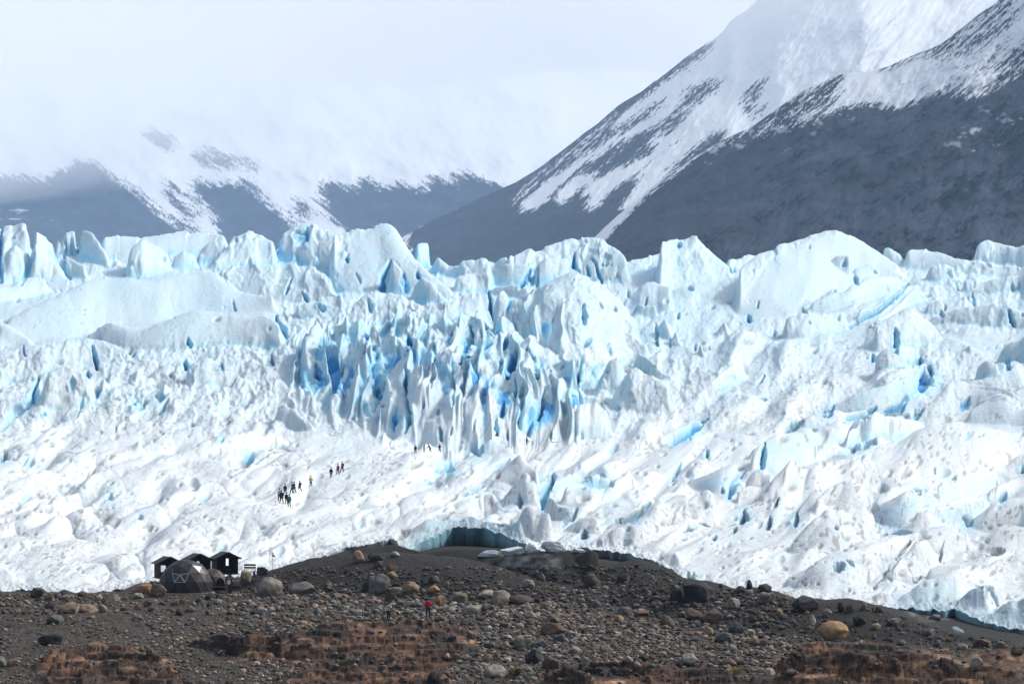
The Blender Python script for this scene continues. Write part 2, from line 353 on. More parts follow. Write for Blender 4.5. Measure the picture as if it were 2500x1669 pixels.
 ('B3', [(1180,200),(1230,130),(1420,60),(1600,50),(1640,100)], [(1180,290),(1380,210),(1640,130)], dict(k=.35)),
 ('B3', [(560,480),(640,390),(690,362),(740,440),(760,480)], [(560,560),(760,560)], dict(k=.25)),
 ('B3', [(180,470),(330,410),(500,360),(560,390),(565,440)], [(180,500),(480,560),(565,470)], dict(k=.35)),
 ('B3', [(500,540),(560,490),(640,470),(760,490)], [(500,620),(760,560)], dict(k=.4)),
 ('B3', [(400,720),(600,610),(680,570),(820,490),(950,370),(1100,340),(1250,310),(1400,240),(1550,220),(1700,100),(1850,80),(2000,110),(2349,170)], [(400,740),(800,640),(1100,560),(1400,520),(1700,500),(2000,440),(2349,330)], dict(k=.55)),
 ('B3', [(980,690),(1010,620),(1080,560),(1250,540),(1340,560),(1400,600)], [(980,740),(1400,650)], dict(k=.4)),
 ('B3', [(1350,610),(1500,580),(1700,550),(1900,480),(2080,420),(2200,390),(2240,400)], [(1350,640),(1450,800),(1620,790),(1900,640),(2240,500)], dict(k=.4)),
 ('B3', [(1640,770),(1780,680),(1950,600),(2080,580),(2150,560)], [(1640,790),(1950,740),(2150,620)], dict(k=.35)),
 ('B3', [(2080,420),(2150,350),(2230,370),(2300,290),(2349,280)], [(2080,440),(2349,400)], dict(k=.3)),
 ('B3', [(2080,560),(2200,470),(2349,430)], [(2080,590),(2200,580),(2349,540)], dict(k=.3)),
 ('B3', [(820,880),(960,760),(1060,690),(1200,650),(1350,630),(1420,740),(1450,810)], [(820,930),(1200,920),(1450,830)], dict(k=.5, p=1.7)),
 ('B3', [(1960,740),(2100,640),(2150,590),(2349,555)], [(1960,760),(2349,850)], dict(k=.55)),
 ('B3', [(780,1120),(900,1050),(1050,960),(1200,900),(1400,850),(1500,810),(1640,790),(1680,760),(1800,740),(1950,740),(2000,800),(2050,860)], [(780,1130),(1000,1180),(1400,1120),(1600,930),(1800,970),(2050,900)], dict(k=.55, p=1.7)),
 ('B3', [(1440,1060),(1560,960),(1600,920),(1650,850),(1700,790),(1850,760),(1900,850),(1810,960)], [(1440,1110),(1700,1060),(1900,930)], dict(k=.4)),
 ('B3', [(1420,1110),(1480,1070),(1600,1040),(1700,1050),(1690,1080)], [(1420,1130),(1690,1110)], dict(k=.3)),
 ('B3', [(1690,1050),(1780,990),(1900,1000),(2000,980),(2100,960),(2200,920),(2349,880)], [(1690,1110),(2000,1100),(2349,980)], dict(k=.45)),
 ('B3', [(1510,1210),(1600,1150),(1700,1100),(1850,1040),(1950,1000),(2100,1000),(2200,960),(2349,920)], [(1510,1240),(1800,1250),(2100,1150),(2349,1100)], dict(k=.5)),
 ('B3', [(1340,1200),(1400,1130),(1440,1115),(1490,1150),(1520,1210)], [(1340,1215),(1520,1225)], dict(k=.35)),
 ('B3', [(1560,1230),(1700,1200),(1850,1190),(2000,1140),(2150,1130),(2160,1200)], [(1560,1260),(1900,1260),(2160,1290)], dict(k=.4)),
 ('B3', [(2040,1320),(2150,1270),(2250,1210),(2349,1190)], [(2040,1330),(2349,1400)], dict(k=.5)),
 ('B3', [(60,700),(150,640),(240,560),(330,520),(420,600)], [(60,760),(420,740)], dict(k=.5)),
 # centre below the icefall
 ('B2', [(920,280),(960,225),(1040,200),(1120,205),(1180,235),(1240,290)], [(920,285),(1050,280),(1240,330)], dict(k=.4)),
 ('B2', [(820,420),(960,330),(1080,260),(1160,240),(1230,280),(1300,340)], [(820,430),(1100,390),(1300,380)], dict(k=.45)),
 ('B2', [(960,430),(1080,350),(1170,300),(1220,275),(1260,320),(1380,420)], [(960,440),(1150,450),(1380,560)], dict(k=.5)),
 ('B2', [(650,640),(780,580),(820,540),(900,490),(1000,475),(1060,470),(1100,520)], [(650,650),(850,590),(1100,570)], dict(k=.35)),
 ('B2', [(500,720),(620,660),(800,610),(950,560),(1080,570),(1160,620),(1220,640)], [(500,730),(800,640),(1100,640),(1220,650)], dict(k=.4)),
 ('B2', [(420,770),(560,730),(640,680),(760,650),(880,590),(960,600),(1060,640),(1160,640),(1220,660),(1290,800)], [(420,790),(800,770),(1290,850)], dict(k=.5, p=2)),
 ('B2', [(1370,620),(1390,480),(1450,420),(1560,410),(1680,450),(1800,440),(1900,440)], [(1370,640),(1560,510),(1900,490)], dict(k=.2, p=1.1)),
 ('B2', [(1460,560),(1500,500),(1560,490),(1640,510),(1780,510),(1900,440),(1980,420)], [(1460,620),(1700,640),(1980,520)], dict(k=.5, p=1.6)),
 ('B2', [(1370,650),(1385,570),(1430,555),(1480,620),(1560,640),(1570,690)], [(1370,660),(1480,740),(1570,710)], dict(k=.2)),
 ('B2', [(1160,720),(1230,650),(1290,605),(1350,640),(1420,670),(1450,730)], [(1160,790),(1450,830)], dict(k=.35)),
 ('B2', [(1370,840),(1400,790),(1460,745),(1500,770),(1560,780),(1640,860)], [(1370,890),(1640,885)], dict(k=.3)),
 ('B2', [(1500,760),(1600,700),(1700,680),(1760,720)], [(1500,770),(1760,800)], dict(k=.4)),
 ('B2', [(1740,760),(1880,690),(1980,610),(2060,570),(2110,580)], [(1740,770),(1950,740),(2110,620)], dict(k=.4)),
 ('B2', [(1650,870),(1660,800),(1720,770),(1900,760),(2050,640),(2100,550),(2250,540),(2349,600)], [(1650,890),(2000,880),(2349,760)], dict(k=.5, p=1.8)),
 ('B2', [(1270,860),(1300,825),(1340,850),(1360,880)], [(1270,885),(1360,895)], dict(k=.3)),
 ('B2', [(1100,560),(1180,440),(1260,380),(1330,470),(1370,600)], [(1100,580),(1250,600),(1370,620)], dict(k=.5)),
 # lower left
 ('B1', [(540,1365),(700,1270),(850,1220),(1000,1190),(1100,1170)], [(540,1380),(850,1310),(1100,1260)], dict(k=.5, p=1.8)),
 ('B1', [(-40,1150),(0,1165),(60,1190),(150,1250),(260,1340),(340,1370)], [(-40,1300),(340,1385)], dict(k=.55, p=1.5)),
 ('B1', [(1700,1200),(1800,1110),(1900,1040),(2050,1010),(2200,990)], [(1700,1240),(2000,1150),(2200,1080)], dict(k=.5, p=1.8)),
 ('B1', [(0,640),(200,560),(420,460),(700,380),(1000,330)], [(0,700),(400,600),(1000,430)], dict(k=.55, p=1.6)),
 ('B1', [(1000,480),(1150,460),(1400,330),(1640,280),(1800,260),(1950,290)], [(1000,520),(1500,430),(1950,340)], dict(k=.5, p=1.8)),
 ('B1', [(1840,160),(1900,110),(1980,110),(2060,170),(2140,250)], [(1840,210),(2140,280)], dict(k=.4, p=1.8)),
]
for i, (w, c, ft, kw) in enumerate(PANELS):
    c, ft = W(w, c), W(w, ft)
    if c[-1][0] > 2465: c = c + [(c[-1][0] + 260, c[-1][1] + 10)]; ft = ft + [(c[-1][0], ft[-1][1] + 10)]
    if c[0][0] < 25: c = [(c[0][0] - 260, c[0][1] + 10)] + c; ft = [(c[0][0], ft[0][1] + 10)] + ft
    panel(Zg, Yg, GU, D0, c, ft, seed=i * 3, **kw)

# ---- pinnacles of the icefall: (window, top x, top y, foot y, half width)
SPIRES = [
 ('R4', 40, 850, 1150, 60), ('R4', 230, 860, 1180, 75), ('R4', 130, 1030, 1200, 60), ('R4', 170, 1060, 1190, 40), ('R4', 250, 1000, 1280, 60),
 ('R4', 430, 880, 1280, 95), ('R4', 440, 1145, 1300, 60), ('R4', 545, 1135, 1400, 70), ('R4', 620, 1250, 1420, 50), ('R4', 410, 1295, 1450, 60), ('R4', 270, 1120, 1320, 50),
 ('R4', 560, 870, 1000, 55), ('R4', 610, 800, 960, 50), ('R4', 660, 900, 1040, 45), ('R4', 740, 830, 1040, 60), ('R4', 715, 1060, 1180, 40), ('R4', 830, 970, 1180, 50),
 ('R4', 800, 800, 960, 50), ('R4', 870, 760, 900, 40), ('R4', 930, 760, 1050, 35), ('R4', 1000, 830, 1080, 45), ('R4', 1080, 900, 1080, 42), ('R4', 1160, 840, 1060, 40), ('R4', 1190, 880, 1100, 40),
 ('R4', 880, 1060, 1250, 45), ('R4', 940, 1100, 1240, 42), ('R4', 1010, 1060, 1250, 40), ('R4', 1060, 1060, 1200, 34), ('R4', 1130, 1020, 1200, 40), ('R4', 1230, 930, 1180, 46),
 ('R4', 1100, 1170, 1330, 52), ('R4', 1230, 1150, 1320, 34), ('R4', 1170, 1240, 1480, 60), ('R4', 1300, 1230, 1400, 44), ('R4', 1330, 1345, 1500, 52), ('R4', 1280, 1340, 1480, 34),
 ('R4', 1000, 1300, 1450, 50), ('R4', 940, 1250, 1400, 44), ('R4', 860, 1250, 1400, 50), ('R4', 760, 1280, 1450, 50), ('R4', 720, 1380, 1500, 40), ('R4', 660, 1340, 1480, 44), ('R4', 580, 1400, 1500, 50),
 ('R4', 1380, 1160, 1400, 38), ('R4', 1420, 1240, 1480, 36), ('R4', 1370, 1000, 1160, 40), ('R4', 1750, 1090, 1240, 50), ('R4', 480, 1330, 1450, 40), ('R4', 800, 1390, 1510, 40), ('R4', 900, 1400, 1520, 34),
 ('R3', 2060, 905, 1110, 130), ('R3', 1880, 990, 1110, 60), ('R3', 2200, 880, 1200, 110), ('R3', 1990, 1090, 1180, 50), ('R3', 1700, 1000, 1080, 70),
 ('R3', 1880, 540, 600, 60), ('R3', 2090, 500, 560, 70), ('R3', 1110, 1180, 1290, 80), ('R3', 930, 1080, 1180, 70), ('R3', 700, 1130, 1260, 60), ('R3', 460, 1150, 1250, 80), ('R3', 930, 1290, 1380, 80),
 ('R3', 1180, 1290, 1400, 70), ('R3', 1350, 1130, 1220, 70), ('R3', 1600, 1130, 1230, 80), ('R3', 1060, 290, 360, 50), ('R3', 1430, 290, 390, 50), ('R3', 800, 360, 440, 60), ('R3', 700, 330, 450, 60),
 ('R5', 60, 740, 900, 110), ('R5', 290, 880, 1020, 50), ('R5', 130, 800, 950, 60), ('R5', 20, 830, 960, 60), ('R5', 440, 740, 880, 70), ('R5', 880, 760, 850, 60), ('R5', 1000, 740, 850, 50),
 ('R5', 2010, 570, 650, 50), ('R5', 2280, 500, 580, 60), ('R5', 2100, 690, 780, 60), ('R5', 2000, 900, 970, 60),
]
for i, (w, x, vt, vf, hw) in enumerate(SPIRES):
    s, ox, oy = WIN[w]
    spire(Zg, Xg, Yg, GU, D0, x / s + ox, vt / s + oy, vf / s + oy, hw / s * 1.5, seed=i, rot=random.uniform(-.5, .5), k=.3 if w == 'R4' else .4, depth=random.uniform(2.0, 4.5), l1=random.uniform(.4, .9))

Zg = blur(blur(Zg, 1, 0), 1, 1)
Znom = (ZC + (VH - np.maximum(vb, 0)) / F * Yg).astype(f32)
# ---- regional character, on a coarse control grid over (column, nominal row)
RU = [0, 500, 1000, 1500, 2000, 2500]
RV = [560, 650, 750, 850, 950, 1050, 1150, 1250, 1350, 1450]
def region(tab):
    t = np.array(tab, float); a = np.empty(Yg.shape, f32)
    fu = np.interp(GU, RU, np.arange(6)); fv = np.interp(vb, RV, np.arange(10))
    iu = np.clip(fu.astype(int), 0, 4); iv = np.clip(fv.astype(int), 0, 8)
    au = (fu - iu)[None, :]; av = fv - iv; iu = np.broadcast_to(iu[None, :], iv.shape)
    a = (t[iv, iu] * (1 - au) + t[iv, iu + 1] * au) * (1 - av) + (t[iv + 1, iu] * (1 - au) + t[iv + 1, iu + 1] * au) * av
    return a.astype(f32)
SER = region([[.5,.5,.7,.7,.4,.5],[.6,.8,1,.9,.4,.6],[.1,.5,1.2,.8,.4,1],[.5,1,2.2,1.2,.6,.9],[1.2,1.4,2.6,1.6,.7,.6],[.5,.7,1.6,.8,.4,.4],[.1,.1,.1,.1,.2,.3],[0,0,0,.1,.2,.2],[0,0,0,.1,.1,.1],[0,0,0,0,.1,.1]])
BIL = region([[.6,.6,.6,.6,.5,.6],[.5,.5,.6,.6,.5,.8],[.25,.4,.7,.7,.5,.9],[.8,1.2,.9,.9,.8,.9],[1.5,1.6,.8,1.1,1.1,.9],[1.1,1.2,.7,.9,.9,.8],[.8,.9,.45,.6,.8,.8],[.7,.7,.45,.7,.6,.6],[.6,.6,.5,.6,.5,.5],[.6,.6,.5,.5,.4,.4]])
DIA = region([[.2,.2,.2,.2,.3,.4],[.2,.2,.3,.3,.5,.7],[.2,.3,.3,.4,.8,.9],[.4,.4,.3,.6,1,.9],[.8,.7,.2,.8,1.2,1],[1,.9,.2,.5,1.2,1.1],[1.0,1,.9,.7,1,1],[.8,.8,.9,.7,.8,.8],[.6,.7,.6,.5,.6,.6],[.5,.6,.5,.4,.4,.5]])
edgefade = sstep(0, 25, ve[None, :] - vb)
# ---- broad faces the photograph shows smooth: (window, outline, remaining roughness, blueness)
FACES = [
 ('R3', [(0,830),(200,700),(420,600),(600,505),(1440,445),(1640,620),(1900,620),(1900,740),(1300,720),(950,820),(700,800),(540,900),(0,990)], .2, .03),
 ('R3', [(540,905),(800,800),(1300,705),(1900,740),(1950,890),(900,970)], .15, .03), ('R3', [(650,215),(1560,200),(1560,240),(1330,330),(900,360),(730,330)], .15, .06),
 ('R5', [(480,690),(700,370),(1080,170),(1440,300),(1600,420),(1400,460),(900,680),(600,740)], .2, .03), ('R5', [(1560,320),(1700,280),(1960,360),(1900,400),(1650,380)], .15, .04),
 ('R4', [(140,190),(390,120),(480,230),(560,330),(800,580),(600,590),(420,420),(300,500),(60,500)], .2, .02), ('R4', [(1060,900),(1300,570),(1570,430),(1750,520),(1900,700),(1650,900),(1450,1150),(1250,1000)], .45, .05),
 ('R4', [(620,700),(1010,560),(1020,730),(800,790)], .2, .02), ('R4', [(1000,555),(1300,520),(1300,560),(1170,610),(1060,580)], .2, .06), ('R4', [(1050,400),(1140,365),(1285,375),(1280,515),(1055,515)], .2, .22), ('R4', [(1345,370),(1535,330),(1535,470),(1340,510)], .2, .16),
 ('R4', [(560,240),(645,225),(640,340),(605,400),(565,380)], .2, .22), ('R4', [(380,480),(410,330),(535,450),(500,560)], .3, .2), ('R4', [(430,890),(520,1060),(640,1280),(560,1300),(330,1280),(380,1000)], .5, .16), ('R4', [(1800,1080),(1860,975),(1925,995),(1840,1170),(1720,1190)], .2, .2),
 ('R5', [(940,690),(1200,560),(1420,465),(1580,455),(1500,520),(1250,650)], .2, .12), ('R5', [(1250,770),(1400,670),(1560,540),(1700,520),(1560,660),(1330,770)], .3, .25),
 ('R5', [(1010,1345),(1280,1210),(1600,1110),(1740,1030),(1780,1100),(1600,1290),(1200,1340)], .2, .3), ('R5', [(1190,1510),(1260,1410),(1420,1340),(1650,1370),(1560,1480),(1400,1560)], .2, .24), ('R5', [(2150,1010),(2300,890),(2349,870),(2349,1030),(2240,1045)], .2, .16),
 ('R5', [(1860,850),(2349,800),(2349,900),(2100,960)], .3, 0), ('R5', [(1880,1120),(2349,1260),(2349,1420),(1900,1380)], .3, .08), ('R5', [(1110,830),(1300,740),(1360,780),(1300,880)], .3, 0),
 ('B3', [(640,400),(700,200),(1000,145),(1190,210),(1050,330),(740,450),(680,380)], .25, .28), ('B3', [(1190,210),(1420,70),(1640,60),(1600,140),(1380,215),(1200,280)], .2, .2), ('B3', [(200,490),(340,420),(560,370),(560,440),(480,550)], .25, .3),
 ('B3', [(1640,770),(1950,600),(2150,570),(2150,620),(1990,740)], .2, .34), ('B3', [(1360,640),(1700,560),(1900,490),(2230,400),(2240,490),(1900,640),(1620,790),(1450,800)], .25, .24), ('B3', [(2150,590),(2349,560),(2349,840),(2100,780)], .25, .02),
 ('B3', [(830,930),(1060,700),(1350,640),(1450,830),(1200,920)], .3, .04), ('B3', [(700,600),(900,520),(1020,560),(800,760),(620,860)], .4, .06),
 ('B2', [(1380,630),(1400,480),(1560,415),(1880,450),(1700,490),(1560,500),(1450,550)], .2, .36), ('B2', [(930,280),(1050,205),(1150,220),(1000,270)], .2, .4), ('B2', [(1000,380),(1180,310),(1240,250),(1100,280),(980,340)], .3, .22), ('B2', [(1720,500),(1740,740),(1950,740),(2110,580),(1980,620)], .4, .15), ('B2', [(1060,640),(1220,640),(1230,560),(1060,480)], .4, .15),
]
def rows(Z, Y): return VH - (Z - ZC) * F / Y
vs = rows(Zg, Yg)
vis = vs <= np.minimum.accumulate(vs, axis=0) + 3.0
wuu = fbm(Ug / 24, vs / 30, 3, 81, .6) * 9; wvv = fbm(Ug / 20, vs / 26, 2, 82) * 6
ROUGH = np.ones_like(Zg); FB = np.zeros_like(Zg)
for w_, pl, rg, bb in FACES:
    pl = W(w_, pl); j0, j1 = np.searchsorted(GU, min(p[0] for p in pl) - 12), np.searchsorted(GU, max(p[0] for p in pl) + 12)
    ins = in_poly(Ug[:, j0:j1] + wuu[:, j0:j1] * .8, vs[:, j0:j1] + wvv[:, j0:j1] * .8, pl) & vis[:, j0:j1]
    ins = blur(blur(ins.astype(f32), 4, 0), 4, 1)
    ROUGH[:, j0:j1] *= 1 - ins * (1 - rg); FB[:, j0:j1] = np.maximum(FB[:, j0:j1], ins * bb)
# warp
wx = fbm(Ug / 140, vb / 90, 2, 40) * 26; wy = fbm(Ug / 120, vb / 80, 2, 41) * 18
ua, va = Ug + wx, vb + wy
th = math.radians(24); ca, sa = math.cos(th), math.sin(th)
pa = ua * ca - va * sa; pb = ua * sa + va * ca
dia = ridged(pa / 210, pb / 46, 2, 50, .3) - .62
dia2 = billow(pa / 110, pb / 26, 2, 55, .35) - .5
bil = billow(ua / 58, va / 40, 2, 60, .35) - .52
ser = ridged(ua / 52, va / 120, 2, 70, .4) - .6
f1, f2, idv = worley(ua / 50, va / 90, 5)
cell = np.minimum((f2 - f1) * 2.2, 1.0) - .5 + (idv - .5) * .8
patch = .25 + .95 * sstep(-.25, .35, fbm(Ug / 190, vb / 110, 2, 90))
def bands(t, pos, seed, steep=.42):
    k = np.floor(t); f = t - k
    sh = np.where(f > 1 - steep, sstep(0, 1, (1 - f) / steep), 1 - np.clip(1 - f / (1 - steep), 0, 1) ** 1.3)
    amp = np.clip(.55 + .9 * pn(pos, k * 3.7 + seed, seed), .05, 1.4); amp1 = np.clip(.55 + .9 * pn(pos, (k + 1) * 3.7 + seed, seed), .05, 1.4)
    return sh * (amp * sstep(0, .12, f) + 0 * amp1)
phi = np.arctan2(1750 - va, ua - 900); rad = np.hypot(ua - 900, va - 1750)
t1 = -phi / .074 + .55 * fbm(rad / 260, phi * 4, 2, 151) + 40
t2 = -phi / .029 + .7 * fbm(rad / 160, phi * 9, 2, 153) + 90
tl1 = pb / 70 + .8 * fbm(pa / 330, pb / 190, 2, 161); tl2 = pb / 27 + .9 * fbm(pa / 220, pb / 90, 2, 162)
low = np.maximum(sstep(980, 1120, vb), sstep(840, 930, vb) * sstep(760, 560, Ug) * .8)
rgt = sstep(1350, 1750, Ug)
BAND = np.maximum(low * (.55 + .6 * rgt), rgt * sstep(640, 760, vb) * .8)
lft = sstep(1450, 1150, Ug)
swell = lambda t, pos, sd: (1 - np.abs(np.sin(np.pi * t)) ** 1.3) * np.clip(.6 + .8 * pn(pos, np.floor(t + .5) * 2.7, sd), .1, 1.3)
relief = BAND * (1 - lft) * (bands(t1, rad / 200, 155) * 40 + bands(t2, rad / 110, 156) * 5) + BAND * lft * -1 * (swell(tl1, pa / 200, 163) * 80 + swell(tl2, pa / 130, 164) * 17)
relief += DIA * (1 - .9 * low) * (1 - .6 * rgt) * (dia * 9 + dia2 * 2) + BIL * (1 - .95 * low) * (1 - .6 * rgt * sstep(700, 800, vb)) * bil * 7 + SER * (ser * 3 + cell * 2) * (1 - low) * (1 - .7 * rgt)
relief += low * (billow(ua / 150, va / 80, 2, 157, .3) - .5) * (9 + 16 * lft)
Zg += edgefade * Yg / F * (patch * relief * ROUGH + 3.5 * fbm(Ug / 75, vb / 45, 2, 158))

ef2 = sstep(0, 34, ve[None, :] - vb)
Zg = Znom + (Zg - Znom) * np.where(vb > 1200, ef2, 1)
fall = W('R4', [(-250,900),(-60,800),(300,780),(900,740),(1200,800),(1500,980),(1640,1200),(1640,1490),(900,1530),(400,1480),(0,1300),(-250,1200)])
FALL = blur(blur(in_poly(Ug, vb, fall).astype(f32), 36, 0), 14, 1)
fx = Ug + 30 * fbm(Ug / 60, vb / 50, 2, 141) + (vb - 900) * .16
fin = np.clip(1 - np.abs(pn(fx / 40, vb / 130, 142)), 0, 1) ** 1.6 * 1.25 + np.clip(1 - np.abs(pn(fx / 17, vb / 60, 143)), 0, 1) ** 1.5 * .4
brk = .45 + 1.1 * sstep(-.5, .4, pn(fx / 50, vb / 40, 144))
Zg += edgefade * Yg / F * FALL * (.4 + .6 * ROUGH) * (fin * brk - .8) * 25

# ---- what row each point shows at, and whether it is in view
def normals(X, Y, Z):
    Xu = np.gradient(X, axis=1); Zu = np.gradient(Z, axis=1); Yu = np.gradient(Y, axis=1)
    Xv = np.gradient(X, axis=0); Yv = np.gradient(Y, axis=0); Zv = np.gradient(Z, axis=0)
    nx = Yu * Zv - Zu * Yv; ny = Zu * Xv - Xu * Zv; nz = Xu * Yv - Yu * Xv
    l = np.sqrt(nx * nx + ny * ny + nz * nz) + 1e-9; s = np.sign(nz); s[s == 0] = 1
    return nx / l * s, ny / l * s, nz / l * s
vs = rows(Zg, Yg)
vis = vs <= np.minimum.accumulate(vs, axis=0) + 3.0
NX, NY, NZ = normals(Xg, Yg, Zg)
NXb, NYb, NZb = [blur(blur(a, 6, 0), 4, 1) for a in (NX, NY, NZ)]
disp = np.zeros_like(Zg); BLUE = np.zeros_like(Zg); DIRT = np.zeros_like(Zg); PITD = np.zeros_like(Zg)
def seg_mask(u, v, pts, ws, wu=1.0):
    """distance to a polyline with a half width at each point, as 0..1 of that width"""
    best = np.full(u.shape, 9., f32)
    for i in range(len(pts) - 1):
        (x0, y0), (x1, y1) = pts[i], pts[i + 1]; w0, w1 = ws[i], ws[i + 1]
        dx, dy = x1 - x0, y1 - y0; L = dx * dx + dy * dy + 1e-6
        t = np.clip(((u - x0) * dx + (v - y0) * dy) / L, 0, 1)
        d = np.sqrt((u - x0 - t * dx) ** 2 + (v - y0 - t * dy) ** 2) / (w0 + (w1 - w0) * t + .01)
        best = np.minimum(best, d)
    return best
wuu = fbm(Ug / 24, vs / 30, 3, 81, .6) * 9; wvv = fbm(Ug / 20, vs / 26, 2, 82) * 6
RAG = .55 * fbm(Ug / 7, vs / 9, 2, 83)
def carve(w, pts, hw, depth, blue=1.0, soft=1.0, halo=.42):
    pts = W(w, pts); s = WIN[w][0]
    P = [(p[0], p[1]) for p in pts]
    n = len(P); prof = [max(.2, math.sin(math.pi * (.1 + .7 * i / (n - 1)))) for i in range(n)] if n > 2 else None
    if n == 2:
        P = [P[0], ((P[0][0] * 2 + P[1][0]) / 3, (P[0][1] * 2 + P[1][1]) / 3), ((P[0][0] + P[1][0] * 2) / 3, (P[0][1] + P[1][1] * 2) / 3), P[1]]; prof = [.2, .75, 1, .35]
    ws = [hw / s * (1.0 if hw > 10 else .6) * q for q in prof]
    P[0] = (P[0][0] * 1.22 - P[1][0] * .22, P[0][1] * 1.22 - P[1][1] * .22); P[-1] = (P[-1][0] * 1.15 - P[-2][0] * .15, P[-1][1] * 1.15 - P[-2][1] * .15)
    m = hw / s * 4 + 8
    u0, u1 = min(p[0] for p in P) - m, max(p[0] for p in P) + m; v0, v1 = min(p[1] for p in P) - m, max(p[1] for p in P) + m
    j0, j1 = np.searchsorted(GU, u0), np.searchsorted(GU, u1)
    V = vs[:, j0:j1]
    rr = np.nonzero(((V > v0) & (V < v1) & vis[:, j0:j1]).any(1))[0]
    if len(rr) == 0: return
    sl = (slice(rr[0], rr[-1] + 1), slice(j0, j1))
    d = seg_mask(Ug[sl] + wuu[sl] * .8, vs[sl] + wvv[sl] * .6, P, ws) * (1 + RAG[sl])
    ok = vis[sl]
    m1 = np.where(ok, np.clip(1 - d * d, 0, 1), 0) ** soft
    disp[sl] = np.maximum(disp[sl], m1 * depth * 1.25)
    BLUE[sl] = np.maximum(BLUE[sl], np.where(ok, blue * np.clip(np.maximum(sstep(1.25, .45, d), halo * sstep(4.0, .8, d)), 0, 1), 0))
